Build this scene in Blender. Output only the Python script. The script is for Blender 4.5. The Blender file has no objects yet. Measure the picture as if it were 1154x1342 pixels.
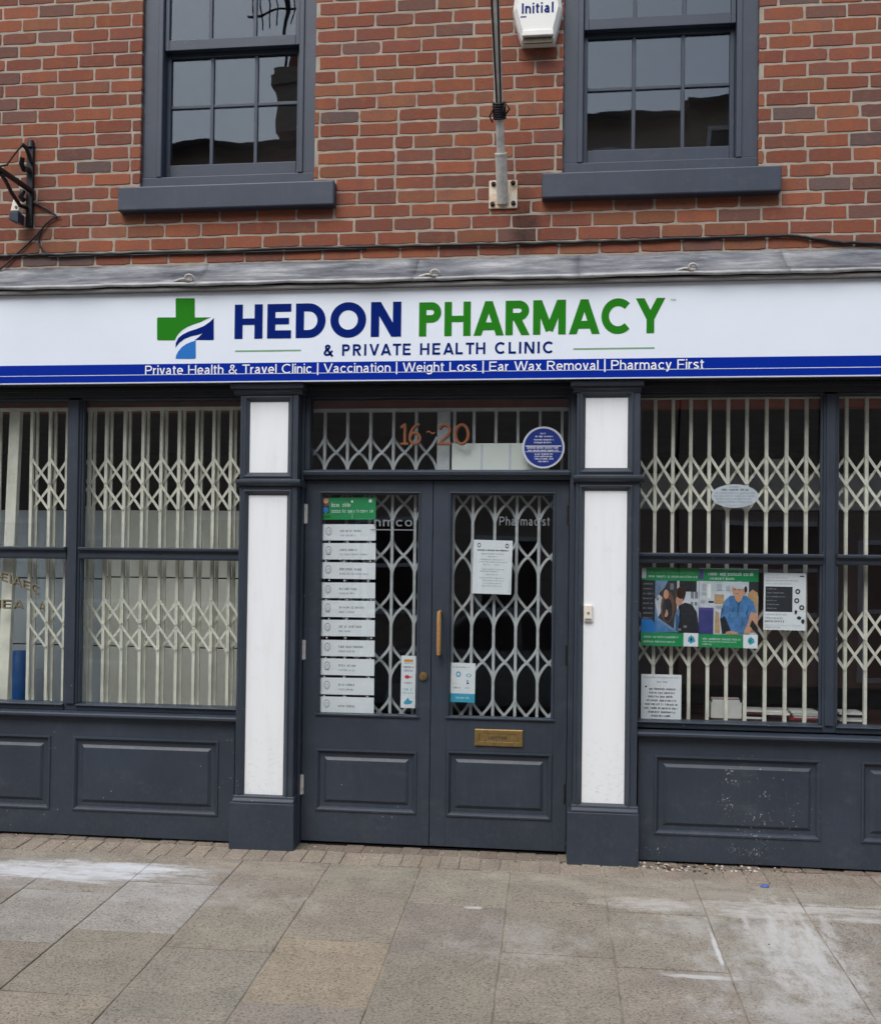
import bpy, bmesh, math, random
from mathutils import Vector, Matrix
random.seed(7)
R = math.radians
sc = bpy.context.scene
COL = sc.collection

# ------------------------------------------------------------------ camera
F = 1400.0                       # focal length in photograph pixels (1154 x 1342)
PX, PY = 551.0, 735.0            # principal point
CAM = Vector((0.0, -5.789, 1.55))
YAW, PITCH, ROLL = 0.12376832, 0.0154606, -0.01309511
def _rot():
    cy, sy = math.cos(YAW), math.sin(YAW); cp, sp = math.cos(PITCH), math.sin(PITCH); cr, sr = math.cos(ROLL), math.sin(ROLL)
    base = Matrix(((1,0,0),(0,0,-1),(0,1,0)))
    Rz = Matrix(((cy,-sy,0),(sy,cy,0),(0,0,1)))
    P = Matrix(((1,0,0),(0,cp,sp),(0,-sp,cp)))
    Q = Matrix(((cr,sr,0),(-sr,cr,0),(0,0,1)))
    return Q @ P @ (base @ Rz.transposed())
ROT = _rot()                     # rows: camera right, down, forward in world axes
cam_data = bpy.data.cameras.new('camera'); cam = bpy.data.objects.new('camera', cam_data); COL.objects.link(cam)
right, down, fwd = ROT[0], ROT[1], ROT[2]
M3 = Matrix((right, -down, -fwd)).transposed()
cam.matrix_world = Matrix.Translation(CAM) @ M3.to_4x4()
cam_data.sensor_fit = 'HORIZONTAL'; cam_data.sensor_width = 36.0
cam_data.lens = F / 1154.0 * 36.0
cam_data.shift_x = (577.0 - PX) / 1154.0
cam_data.shift_y = (PY - 671.0) / 1154.0
cam_data.clip_start = 0.05; cam_data.clip_end = 500
sc.camera = cam

# ------------------------------------------------------------------ sky, sun, exposure (overcast day)
SUN_EL, SUN_AZ = R(52), R(200)   # azimuth clockwise from +Y
w = bpy.data.worlds.new('World'); sc.world = w; w.use_nodes = True
wn = w.node_tree; bg = wn.nodes['Background']
sky = wn.nodes.new('ShaderNodeTexSky'); sky.sky_type = 'NISHITA'; sky.sun_disc = False
sky.sun_elevation = SUN_EL; sky.sun_rotation = SUN_AZ; sky.air_density = 1.0; sky.dust_density = 2.0; sky.ozone_density = 1.0
hs = wn.nodes.new('ShaderNodeHueSaturation'); hs.inputs['Saturation'].default_value = 0.62
wn.links.new(sky.outputs[0], hs.inputs['Color']); wn.links.new(hs.outputs[0], bg.inputs['Color'])
bg.inputs['Strength'].default_value = 0.15
sun = bpy.data.lights.new('sun', 'SUN'); sun.energy = 1.1; sun.angle = R(40); sun.color = (1.0, 0.985, 0.955)
sun_o = bpy.data.objects.new('sun', sun); COL.objects.link(sun_o)
sd = Vector((math.sin(SUN_AZ)*math.cos(SUN_EL), math.cos(SUN_AZ)*math.cos(SUN_EL), math.sin(SUN_EL)))
sun_o.rotation_euler = (-sd).to_track_quat('-Z', 'Y').to_euler(); sun_o.location = sd * 30
sc.view_settings.view_transform = 'Standard'; sc.view_settings.look = 'None'
sc.view_settings.exposure = 0.74; sc.view_settings.gamma = 1.0; sc.view_settings.use_curve_mapping = False
sc.render.engine = 'CYCLES'
sc.cycles.max_bounces = 8; sc.cycles.transparent_max_bounces = 12; sc.cycles.use_denoising = True

# ------------------------------------------------------------------ helpers
def at(px, py, y=0.0):
    """point of the plane 'y' seen at a photograph pixel -> (x, z) in metres"""
    u = ROT.transposed() @ Vector(((px-PX)/F, (py-PY)/F, 1.0))
    p = CAM + u * ((y - CAM.y) / u.y)
    return p.x, p.z
G0, GS = 0.060, 0.05             # the pavement rises a little towards the shop
def gz(y): return G0 + GS*(y + 0.12)
def ground_at(px, py):
    u = ROT.transposed() @ Vector(((px-PX)/F, (py-PY)/F, 1.0))
    s = (G0 - CAM.z + (CAM.y + 0.12)*GS) / (u.z - u.y*GS)
    p = CAM + u*s
    return p.x, p.y
def zin(ox, oy, s): return lambda x, y, d=0.0: at(ox + x/s, oy + y/s, d)

def lin(c):
    return tuple((v/255/12.92 if v/255 <= .04045 else ((v/255+.055)/1.055)**2.4) for v in c)

class MB:
    def __init__(s): s.v=[]; s.f=[]; s.m=[]; s.c=[]; s.smooth=[]
    def add(s, verts, faces, mi=0, col=None, smooth=False):
        n=len(s.v); s.v += [tuple(p) for p in verts]
        for f in faces: s.f.append(tuple(i+n for i in f)); s.m.append(mi); s.c.append(col); s.smooth.append(smooth)
        return s
    def box(s, x0,x1,y0,y1,z0,z1, mi=0, col=None):
        if x0>x1: x0,x1=x1,x0
        if y0>y1: y0,y1=y1,y0
        if z0>z1: z0,z1=z1,z0
        v=[(x0,y0,z0),(x1,y0,z0),(x1,y1,z0),(x0,y1,z0),(x0,y0,z1),(x1,y0,z1),(x1,y1,z1),(x0,y1,z1)]
        return s.add(v,[(0,1,5,4),(1,2,6,5),(2,3,7,6),(3,0,4,7),(4,5,6,7),(3,2,1,0)],mi,col)
    def prism_x(s, x0, x1, prof, mi=0):
        """profile of (y,z) points, extruded along x; points run so that the front faces -y"""
        n=len(prof); v=[(x0,y,z) for y,z in prof]+[(x1,y,z) for y,z in prof]
        f=[(i,(i+1)%n,n+(i+1)%n,n+i) for i in range(n)]+[tuple(range(n-1,-1,-1)),tuple(range(n,2*n))]
        return s.add(v,f,mi)
    def loops(s, x0,x1,z0,z1, prof, mi=0, fill=True, fill_mi=None):
        """nested rectangular rings (inset, y): a moulded frame and its panel"""
        v=[]
        for d,y in prof: v += [(x0+d,y,z0+d),(x1-d,y,z0+d),(x1-d,y,z1-d),(x0+d,y,z1-d)]
        f=[]
        for k in range(len(prof)-1):
            a,b=4*k,4*k+4
            for i in range(4): j=(i+1)%4; f.append((a+i,a+j,b+j,b+i))
        s.add(v,f,mi)
        if fill:
            b=4*(len(prof)-1); s.add(v[b:b+4],[(0,1,2,3)],mi if fill_mi is None else fill_mi)
        return s
    def tube(s, pts, r, n=8, mi=0, cap=True):
        pts=[Vector(p) for p in pts]; rings=[]
        for i,p in enumerate(pts):
            d=(pts[min(i+1,len(pts)-1)]-pts[max(i-1,0)]).normalized()
            a=d.orthogonal().normalized() if i==0 else (pa - d*pa.dot(d)).normalized()
            pa=a; b=d.cross(a); rr=r[i] if isinstance(r,(list,tuple)) else r
            rings.append([p+a*rr*math.cos(t*2*math.pi/n)+b*rr*math.sin(t*2*math.pi/n) for t in range(n)])
        v=[q for g in rings for q in g]; f=[]
        for k in range(len(rings)-1):
            for t in range(n): f.append((k*n+t,k*n+(t+1)%n,(k+1)*n+(t+1)%n,(k+1)*n+t))
        s.add(v,f,mi,smooth=True)
        if cap: s.add(rings[0],[tuple(range(n-1,-1,-1))],mi); s.add(rings[-1],[tuple(range(n))],mi)
        return s
    def disc(s, cx,cz,y,rx,rz,mi=0,n=32,thick=0.0):
        ring=[(cx+rx*math.cos(2*math.pi*i/n),y,cz+rz*math.sin(2*math.pi*i/n)) for i in range(n)]
        s.add(ring,[tuple(range(n))],mi)
        if thick:
            back=[(a,b+thick,c) for a,b,c in ring]
            s.add(ring+back,[((i+1)%n,i,n+i,n+(i+1)%n) for i in range(n)],mi,smooth=True)
        return s
    def poly(s, pts, y, mi=0):
        s.add([(x,y,z) for x,z in pts],[tuple(range(len(pts)))],mi); return s
    def build(s, name, mats, parent=None, bevel=0, seg=2):
        me=bpy.data.meshes.new(name); me.from_pydata(s.v,[],s.f)
        if not isinstance(mats,(list,tuple)): mats=[mats]
        for m in mats: me.materials.append(m)
        me.polygons.foreach_set('material_index', s.m); me.polygons.foreach_set('use_smooth', s.smooth)
        if any(c is not None for c in s.c):
            a=me.attributes.new('Col','FLOAT_COLOR','FACE'); buf=[]
            for c in s.c: buf += list(c or (1,1,1))[:3]+[1.0]
            a.data.foreach_set('color', buf)
        me.update()
        bm=bmesh.new(); bm.from_mesh(me); bmesh.ops.recalc_face_normals(bm, faces=bm.faces[:]); bm.to_mesh(me); bm.free()
        o=bpy.data.objects.new(name, me); COL.objects.link(o)
        if parent is not None: o.parent=parent
        if bevel:
            b=o.modifiers.new('bevel','BEVEL'); b.width=bevel; b.segments=seg; b.limit_method='ANGLE'; b.angle_limit=R(40)
        return o
def tag(o, label=None, cat=None, group=None, kind=None):
    if label: o['label']=label
    if cat: o['category']=cat
    if group: o['group']=group
    if kind: o['kind']=kind
    return o
def empty(name, loc=(0,0,0)):
    o=bpy.data.objects.new(name,None); COL.objects.link(o); o.location=loc; o.empty_display_size=.1; return o
def fix_parent(o, root):         # meshes are written in world coordinates; keep them there under a moved Empty
    o.parent=root; o.matrix_parent_inverse=Matrix.Translation(-Vector(root.location)); return o
def place(mb, name, mats, root, **k):
    o=mb.build(name,mats,None,**k)
    if root is not None: fix_parent(o,root)
    return o

# ------------------------------------------------------------------ materials
def nt(name):
    m=bpy.data.materials.new(name); m.use_nodes=True; t=m.node_tree; return m,t,t.nodes['Principled BSDF']
def N(t,kind,**k):
    n=t.nodes.new(kind)
    for a,b in k.items():
        if a in n.inputs.keys(): n.inputs[a].default_value=b
        else: setattr(n,a,b)
    return n
def noise(t,scale,detail=4,rough=.6,vec=None):
    n=N(t,'ShaderNodeTexNoise'); n.inputs['Scale'].default_value=scale; n.inputs['Detail'].default_value=detail; n.inputs['Roughness'].default_value=rough
    if vec is not None: t.links.new(vec,n.inputs['Vector'])
    return n.outputs['Fac']
def ramp(t,src,stops):
    n=N(t,'ShaderNodeValToRGB'); e=n.color_ramp.elements
    while len(e)<len(stops): e.new(.5)
    for i,(p,c) in enumerate(stops):
        e[i].position=p; e[i].color=(*((c,c,c) if isinstance(c,(int,float)) else c),1)
    t.links.new(src,n.inputs[0]); return n.outputs[0]
def mix(t,fac,a,b,mode='MIX'):
    n=N(t,'ShaderNodeMix'); n.data_type='RGBA'; n.blend_type=mode
    for i,s in ((0,fac),(6,a),(7,b)):
        if hasattr(s,'links'): t.links.new(s,n.inputs[i])
        else: n.inputs[i].default_value = s if i==0 else (*s,1)
    return n.outputs[2]
def math_(t,op,a,b=0.0,clamp=False):
    n=N(t,'ShaderNodeMath'); n.operation=op; n.use_clamp=clamp
    for i,s in ((0,a),(1,b)):
        if hasattr(s,'links'): t.links.new(s,n.inputs[i])
        else: n.inputs[i].default_value=s
    return n.outputs[0]
def obj_vec(t):
    return N(t,'ShaderNodeNewGeometry').outputs['Position']
def vscale(t,vec,s):
    n=N(t,'ShaderNodeMapping'); n.inputs['Scale'].default_value=s; t.links.new(vec,n.inputs['Vector']); return n.outputs[0]
def bump(t,b,h,strength=.3,dist=.002):
    n=N(t,'ShaderNodeBump'); n.inputs['Strength'].default_value=strength; n.inputs['Distance'].default_value=dist
    t.links.new(h,n.inputs['Height']); t.links.new(n.outputs[0],b.inputs['Normal'])
def ell(t,vec,c,r,soft=.5,axes='XZ'):
    """soft ellipse mask in the plane of two world axes"""
    s=N(t,'ShaderNodeSeparateXYZ'); t.links.new(vec,s.inputs[0])
    a=math_(t,'POWER',math_(t,'ABSOLUTE',math_(t,'DIVIDE',math_(t,'SUBTRACT',s.outputs[axes[0]],c[0]),r[0])),2.0)
    b=math_(t,'POWER',math_(t,'ABSOLUTE',math_(t,'DIVIDE',math_(t,'SUBTRACT',s.outputs[axes[1]],c[1]),r[1])),2.0)
    d=math_(t,'ADD',a,b)
    n=N(t,'ShaderNodeMapRange'); n.inputs['From Min'].default_value=1.0; n.inputs['From Max'].default_value=1.0-soft
    t.links.new(d,n.inputs['Value']); return n.outputs[0]

def plain(name, rgb, rough=.5, metal=0.0, var=.0, scale=30, bmp=0.0, spec=.5):
    m,t,b=nt(name); c=lin(rgb); b.inputs['Roughness'].default_value=rough; b.inputs['Metallic'].default_value=metal
    b.inputs['Specular IOR Level'].default_value=spec
    if var:
        v=obj_vec(t); n=noise(t,scale,5,.65,v)
        lo=tuple(x*(1-var) for x in c); hi=tuple(min(1,x*(1+var)) for x in c)
        t.links.new(ramp(t,n,[(.3,lo),(.7,hi)]),b.inputs['Base Color'])
        if bmp: bump(t,b,n,bmp,.0015)
    else: b.inputs['Base Color'].default_value=(*c,1)
    return m

def painted_wood(name, rgb, splatter=False, dusty=0.0):
    m,t,b=nt(name); v=obj_vec(t); c=lin(rgb)
    big=noise(t,2.2,5,.6,v); fine=noise(t,9,6,.7,vscale(t,v,(6,6,.7)))
    col=ramp(t,big,[(.32,tuple(x*.86 for x in c)),(.68,tuple(x*1.14 for x in c))])
    col=mix(t,math_(t,'MULTIPLY',ramp(t,fine,[(.5,0),(.8,1)]),.16),col,tuple(min(1,x*1.9+.02) for x in c))
    # dust lying on the lower part of the joinery: smudges of their own
    dust=noise(t,5.5,7,.72,vscale(t,v,(1,1,1.8)))
    col=mix(t,math_(t,'MULTIPLY',ramp(t,dust,[(.54,0),(.74,1)]),.08+dusty),col,(.24,.235,.22))
    lowz=ell(t,v,(0,.05),(99,.50),.95); col=mix(t,math_(t,'MULTIPLY',math_(t,'MULTIPLY',lowz,ramp(t,noise(t,60,7,.8,vscale(t,v,(1,1,.6))),[(.50,0),(.70,1)])),.09),col,(.26,.25,.23))
    scr=noise(t,13,5,.8,vscale(t,v,(1,1,7))); col=mix(t,math_(t,'MULTIPLY',ramp(t,scr,[(.665,0),(.70,1)]),.22),col,(.30,.30,.30))
    # chips and specks
    vo=N(t,'ShaderNodeTexVoronoi'); vo.inputs['Scale'].default_value=26; t.links.new(v,vo.inputs['Vector'])
    sp=math_(t,'LESS_THAN',vo.outputs['Distance'],.085)
    keep=math_(t,'GREATER_THAN',noise(t,3.1,3,.6,v),.60)
    col=mix(t,math_(t,'MULTIPLY',math_(t,'MULTIPLY',sp,keep),.55),col,(.42,.41,.39))
    if splatter:
        for cen,rad,sc_,th in (((1.02,.17),(.17,.13),62,.30),((.93,.40),(.09,.30),48,.26),((1.1,.38),(.42,.40),36,.12),((.55,.13),(.16,.05),55,.22)):
            n_=noise(t,sc_*1.5,4,.75,v); e=ell(t,v,cen,rad,.98); e2=math_(t,'MULTIPLY',e,ramp(t,noise(t,11,3,.6,v),[(.35,.3),(.6,1)]))
            k=math_(t,'ADD',n_,math_(t,'MULTIPLY',e2,.10+th*.25)); pick=ramp(t,k,[(.725,0),(.765,1)])
            col=mix(t,math_(t,'MULTIPLY',math_(t,'MULTIPLY',pick,e),.75),col,(.5,.49,.46))
    t.links.new(col,b.inputs['Base Color'])
    t.links.new(ramp(t,fine,[(.2,.36),(.9,.56)]),b.inputs['Roughness'])
    b.inputs['Specular IOR Level'].default_value=.45
    bump(t,b,math_(t,'ADD',fine,math_(t,'MULTIPLY',big,.5)),.22,.0018)
    return m
M={}
SL=(49,57,68)
M['slate']=painted_wood('slate_grey_paint',SL)
M['slate_riser']=painted_wood('slate_grey_paint_splashed',SL,True,.02)
M['slate_window']=painted_wood('slate_grey_paint_sash',(51,60,74))
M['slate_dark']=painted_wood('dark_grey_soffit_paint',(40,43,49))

def brick_mat():
    m,t,b=nt('red_brick'); v=obj_vec(t)
    a=N(t,'ShaderNodeAttribute'); a.attribute_name='Col'
    n1=noise(t,14,6,.7,v); n2=noise(t,90,5,.75,v); n3=noise(t,38,5,.7,vscale(t,v,(.6,1,2.2)))
    n4=noise(t,6.5,4,.6,vscale(t,v,(1.6,1,.9)))
    col=mix(t,ramp(t,n4,[(.44,.0),(.68,.5)]),a.outputs['Color'],(.150,.083,.066))
    col=mix(t,ramp(t,n4,[(.30,.45),(.44,.0)]),col,(.26,.118,.064))
    col=mix(t,ramp(t,n3,[(.52,0),(.78,.42)]),col,(.30,.15,.10))
    col=mix(t,ramp(t,n2,[(.55,0),(.70,.65)]),col,(.045,.03,.028))
    col=mix(t,ramp(t,noise(t,40,5,.8,v),[(.64,0),(.78,.45)]),col,(.38,.30,.24))
    # lime dragged over the arrises
    col=mix(t,ramp(t,noise(t,19,6,.8,v),[(.66,0),(.74,.5)]),col,(.40,.34,.28))
    # run of grime under the flagpole plate
    e=ell(t,v,(-.175,3.47),(.10,.22),.9)
    col=mix(t,math_(t,'MULTIPLY',math_(t,'MULTIPLY',e,noise(t,30,4,.7,v)),1.25,True),col,(.02,.016,.014))
    t.links.new(col,b.inputs['Base Color']); b.inputs['Roughness'].default_value=.88; b.inputs['Specular IOR Level'].default_value=.25
    bump(t,b,math_(t,'ADD',n2,n1),.55,.003); return m
def mortar_mat():
    m,t,b=nt('lime_mortar'); v=obj_vec(t); n=noise(t,7,6,.7,v); n2=noise(t,120,4,.8,v)
    col=ramp(t,n,[(.3,(.265,.23,.185)),(.7,(.42,.37,.30))])
    col=mix(t,ramp(t,n2,[(.58,0),(.75,.5)]),col,(.26,.225,.19)); t.links.new(col,b.inputs['Base Color'])
    b.inputs['Roughness'].default_value=.95; bump(t,b,n2,.6,.003); return m
M['brick']=brick_mat(); M['mortar']=mortar_mat()
def glass_mat(name,f0=.045,tint=(.95,.965,.96),rip=.02,scale=1.2):
    m=bpy.data.materials.new(name); m.use_nodes=True; t=m.node_tree; t.nodes.remove(t.nodes['Principled BSDF'])
    tr=N(t,'ShaderNodeBsdfTransparent'); tr.inputs['Color'].default_value=(*tint,1)
    gl=N(t,'ShaderNodeBsdfGlossy'); gl.inputs['Roughness'].default_value=.008; gl.inputs['Color'].default_value=(.86,.95,1,1)
    lw=N(t,'ShaderNodeLayerWeight'); lw.inputs['Blend'].default_value=.5      # facing = 1-cos
    fr=math_(t,'ADD',math_(t,'MULTIPLY',math_(t,'POWER',lw.outputs['Facing'],5.0),1-f0),f0)
    mx=N(t,'ShaderNodeMixShader'); t.links.new(fr,mx.inputs[0]); t.links.new(tr.outputs[0],mx.inputs[1]); t.links.new(gl.outputs[0],mx.inputs[2])
    g=N(t,'ShaderNodeNewGeometry'); nz=N(t,'ShaderNodeTexNoise'); nz.inputs['Scale'].default_value=scale; nz.inputs['Detail'].default_value=1.5
    t.links.new(g.outputs['Position'],nz.inputs['Vector'])
    def vm(op,x,y):
        q=N(t,'ShaderNodeVectorMath'); q.operation=op
        for i,k in ((0,x),(1,y)):
            if hasattr(k,'links'): t.links.new(k,q.inputs[i])
            else: q.inputs[i].default_value=k
        return q.outputs[0]
    nn=vm('NORMALIZE',vm('ADD',vm('MULTIPLY',vm('SUBTRACT',nz.outputs['Color'],(.5,.5,.5)),(rip,rip,rip)),g.outputs['Normal']),(0,0,0))
    t.links.new(nn,gl.inputs['Normal'])
    t.links.new(mx.outputs[0],t.nodes['Material Output'].inputs['Surface']); return m
M['glass']=glass_mat('window_glass',.038,rip=.012); M['glass_up']=glass_mat('old_sash_glass',.062,(.8,.82,.84),.010,5.0)
def panel_mat():
    m,t,b=nt('white_pilaster_board'); v=obj_vec(t); c=lin((236,239,241))
    st=noise(t,7,6,.7,vscale(t,v,(3.2,1,.28))); gr=noise(t,9,7,.75,v); sc_=noise(t,34,5,.8,vscale(t,v,(1,1,1.6)))
    col=mix(t,math_(t,'MULTIPLY',ramp(t,st,[(.5,0),(.75,1)]),.16),c,(.50,.48,.44))
    col=mix(t,math_(t,'MULTIPLY',ramp(t,gr,[(.58,0),(.78,1)]),.16),col,(.42,.40,.37))
    low=ell(t,v,(0,.34),(9,.42),.98); col=mix(t,math_(t,'MULTIPLY',math_(t,'MULTIPLY',low,ramp(t,sc_,[(.56,0),(.70,1)])),.5),col,(.33,.32,.30))
    t.links.new(col,b.inputs['Base Color']); b.inputs['Roughness'].default_value=.45; bump(t,b,gr,.08,.002); return m
M['white_panel']=panel_mat()
M['sign_white']=plain('sign_white_face',(226,234,243),.32,var=.02,scale=3)
M['sign_blue']=plain('sign_blue',(0,40,148),.5,spec=.08); M['navy']=plain('vinyl_navy',(0,30,108),.5,spec=.06); M['green']=plain('vinyl_green',(36,122,24),.5,spec=.08)
M['skyblue']=plain('vinyl_sky_blue',(24,110,190),.35); M['paleline']=plain('pale_edge',(205,210,222),.4); M['sage']=plain('vinyl_sage',(120,165,125),.4)
M['vinyl_white']=plain('vinyl_white',(236,238,242),.4)
M['grille']=plain('cream_grey_steel',(222,219,206),.45,var=.2,scale=7)
M['grille_grey']=plain('grey_steel_lattice',(184,187,190),.42,var=.18,scale=14)
M['brass']=plain('worn_brass',(196,150,96),.42,.55,var=.2,scale=60)
M['brass_dark']=plain('dull_brass',(140,116,72),.45,.6,var=.25,scale=60)
M['steel']=plain('galvanised_steel',(196,194,188),.5,.1,var=.25,scale=25)
M['dark_iron']=plain('black_iron',(26,27,30),.5,.3,var=.3,scale=40)
M['black_rubber']=plain('black_cable',(24,24,26),.55)
M['paper']=plain('white_paper',(226,229,234),.5,var=.03,scale=20)
M['ink']=plain('black_ink',(42,44,50),.6); M['ink_grey']=plain('grey_ink',(118,122,130),.6); M['ink_pale']=plain('pale_ink',(168,172,180),.6)
M['nhs_green']=plain('poster_green',(20,140,82),.45); M['bright_blue']=plain('poster_blue',(30,122,200),.45)
M['teal']=plain('print_teal',(60,160,190),.45); M['print_red']=plain('print_red',(200,50,60),.45); M['print_orange']=plain('print_orange',(214,150,60),.45)
M['denim_dark']=plain('print_denim_fold',(46,84,130),.5,var=.25,scale=60); M['purple']=plain('print_purple',(86,70,140),.45); M['denim']=plain('print_denim_blue',(72,122,176),.5,var=.32,scale=32); M['skin']=plain('print_skin',(196,148,122),.5,var=.16,scale=55)
M['skin_dark']=plain('print_brown',(112,72,54),.5,var=.35,scale=70); M['tan']=plain('print_tan',(186,150,108),.5,var=.2,scale=30); M['wall_print']=plain('print_pale_wall',(196,202,212),.5,var=.13,scale=16)
M['night']=plain('print_near_black',(24,27,36),.5,var=.7,scale=40); M['greyblue']=plain('print_grey_blue',(112,140,176),.5,var=.3,scale=35); M['indigo']=plain('print_indigo',(52,56,120),.5,var=.3,scale=25)
M['copper']=plain('copper_paint',(142,86,52),.45,.1); M['shadow_brown']=plain('brown_outline',(48,26,16),.5)
M['plaque']=plain('plaque_blue',(22,48,128),.35); M['plaque_rim']=plain('plaque_rim',(196,202,212),.4)
M['cream_plastic']=plain('cream_plastic',(224,216,200),.4,var=.04,scale=20); M['alarm']=plain('off_white_plastic',(226,226,220),.38,var=.04,scale=12)
M['slot']=plain('dirty_slot',(92,84,66),.6,var=.3,scale=50)
M['rust_cream']=None
M['wood_dark']=plain('dark_wood',(56,32,26),.6,var=.25,scale=8); M['room']=plain('dark_room_wall',(84,72,64),.8,var=.3,scale=3); M['room_floor']=plain('room_floor',(60,54,48),.6,var=.2,scale=6)
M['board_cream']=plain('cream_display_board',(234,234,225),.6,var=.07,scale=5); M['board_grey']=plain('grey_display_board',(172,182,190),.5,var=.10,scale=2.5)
M['backing']=plain('light_board',(224,228,222),.5,var=.03,scale=8)
M['card_blue']=plain('blue_card',(10,86,160),.5,var=.08,scale=10); M['card_white']=plain('white_card',(244,243,240),.6,var=.05,scale=12); M['card_red']=plain('red_card',(150,56,60),.6,var=.1,scale=12)
M['grey_unit']=plain('grey_unit',(176,180,188),.5,var=.1,scale=5)
M['gold']=plain('gold_leaf',(128,122,94),.5,.1); M['silver']=plain('etched_silver',(116,120,124),.5)
M['litter']=plain('blue_plastic_scrap',(66,96,160),.6); M['hood']=plain('dark_navy_hood',(34,46,66),.4)

def lead_mat():
    m,t,b=nt('weathered_lead'); v=obj_vec(t); n=noise(t,3.5,8,.72,vscale(t,v,(.55,1,3.4))); n2=noise(t,22,6,.75,vscale(t,v,(.6,1,2)))
    col=ramp(t,n,[(.34,(.055,.062,.075)),(.47,(.15,.16,.178)),(.56,(.25,.258,.27)),(.66,(.42,.425,.43))])
    col=mix(t,ramp(t,n2,[(.56,0),(.72,.55)]),col,(.42,.42,.41)); col=mix(t,ramp(t,n2,[(.25,.5),(.42,0)]),col,(.07,.07,.075))
    ez=ell(t,v,(0,3.121),(50,.020),.5); col=mix(t,math_(t,'MULTIPLY',math_(t,'MULTIPLY',ez,ramp(t,n2,[(.3,.3),(.55,1)])),.75),col,(.46,.46,.45))
    t.links.new(col,b.inputs['Base Color']); b.inputs['Roughness'].default_value=.52; b.inputs['Metallic'].default_value=.15
    bump(t,b,n2,.4,.004); return m
M['lead']=lead_mat()
M['clip']=plain('bleached_clip',(176,172,164),.6,var=.3,scale=60); M['trim']=plain('weathered_trim_board',(142,138,136),.6,var=.25,scale=4)
def rust_mat():
    m,t,b=nt('rusty_cream_steel'); v=obj_vec(t); n=noise(t,16,6,.7,v)
    col=ramp(t,n,[(.42,(.72,.64,.52)),(.58,(.60,.47,.32)),(.72,(.22,.10,.045))]); t.links.new(col,b.inputs['Base Color']); b.inputs['Roughness'].default_value=.6; bump(t,b,n,.3,.002); return m
M['rust_cream']=rust_mat()

def stone_mat(name,stains):
    m,t,b=nt(name); v=obj_vec(t)
    a=N(t,'ShaderNodeAttribute'); a.attribute_name='Col'
    n1=noise(t,5,6,.65,v); n2=noise(t,95,4,.75,v); n3=noise(t,210,3,.8,v)
    col=mix(t,1.0,a.outputs['Color'],ramp(t,n1,[(.3,(.84,.84,.84)),(.7,(1.13,1.12,1.10))]),'MULTIPLY')
    col=mix(t,1.0,col,ramp(t,n2,[(.32,(.44,.43,.41)),(.47,(.97,.97,.97)),(.68,(1.38,1.37,1.35))]),'MULTIPLY')
    # pits of the weathered surface
    vo=N(t,'ShaderNodeTexVoronoi'); vo.inputs['Scale'].default_value=48; t.links.new(v,vo.inputs['Vector'])
    pit=math_(t,'LESS_THAN',math_(t,'ADD',vo.outputs['Distance'],math_(t,'MULTIPLY',n3,.34)),.36)
    pk=math_(t,'MULTIPLY',pit,ramp(t,noise(t,9,3,.6,v),[(.32,0),(.48,1)]))
    col=mix(t,math_(t,'MULTIPLY',pk,.75),col,(.075,.065,.055))
    # damp brown grime and worn lighter ways
    col=mix(t,ramp(t,noise(t,1.7,7,.7,v),[(.5,0),(.72,.30)]),col,(.20,.175,.145))
    if stains:
        for cen,rad,strength,scl,colr,lo in stains:
            e=ell(t,v,cen,rad,.97,'XY'); ns=noise(t,1.0,9,.74,vscale(t,v,scl)); nf=noise(t,24,5,.8,v)
            val=math_(t,'ADD',math_(t,'MULTIPLY',math_(t,'SUBTRACT',ns,.5),2.3),math_(t,'MULTIPLY',e,.62-lo))
            val=math_(t,'ADD',val,math_(t,'MULTIPLY',math_(t,'SUBTRACT',nf,.5),.55))
            k=math_(t,'MULTIPLY',math_(t,'MULTIPLY',ramp(t,val,[(.16,0),(.62,1)]),math_(t,'MINIMUM',math_(t,'MULTIPLY',e,4.0),1.0)),strength)
            col=mix(t,k,col,colr)
    t.links.new(col,b.inputs['Base Color']); b.inputs['Roughness'].default_value=.86; b.inputs['Specular IOR Level'].default_value=.3
    bump(t,b,math_(t,'SUBTRACT',math_(t,'ADD',n2,math_(t,'MULTIPLY',n3,.6)),math_(t,'MULTIPLY',pit,.5)),.6,.004); return m
def G(px,py): return ground_at(px,py)
W_=(.62,.63,.65)
STAINS=[(G(90,1142),(.80,.20),1.0,(4,15,1),W_,.02),(G(190,1138),(.42,.085),1.0,(3,20,1),W_,.0),(G(95,1150),(1.3,.40),.45,(3,7,1),(.46,.45,.44),.15),
 (G(845,1186),(.30,.11),.8,(4,9,1),(.52,.49,.45),.0),(G(985,1228),(.60,.55),.45,(6,4,1),(.54,.53,.50),.16),(G(1050,1240),(.24,.75),.7,(13,3,1),(.60,.59,.57),.10),(G(1060,1290),(.5,.5),.35,(9,3,1),(.55,.54,.52),.22),
 (G(1060,1195),(.7,.16),.7,(3,14,1),(.58,.56,.53),.12),(G(935,1175),(.75,.3),.4,(3,8,1),(.46,.42,.36),.12),(G(1060,1320),(.5,.35),.55,(5,6,1),(.55,.54,.52),.2),(G(690,1150),(.5,.14),.5,(4,9,1),(.42,.37,.29),.15),(G(380,1140),(.7,.16),.5,(3,9,1),(.42,.36,.28),.15),
 (G(915,1281),(.22,.03),.8,(3,16,1),(.58,.57,.55),-.1),(G(938,1243),(.015,.26),.9,(30,9,1),(.62,.62,.61),-.12),(G(700,1235),(.5,.35),.3,(5,5,1),(.46,.45,.44),.22),(G(300,1180),(.6,.25),.3,(5,5,1),(.44,.43,.41),.22),(G(620,1190),(.05,.02),.7,(9,9,1),(.6,.59,.57),-.1)]
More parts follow.
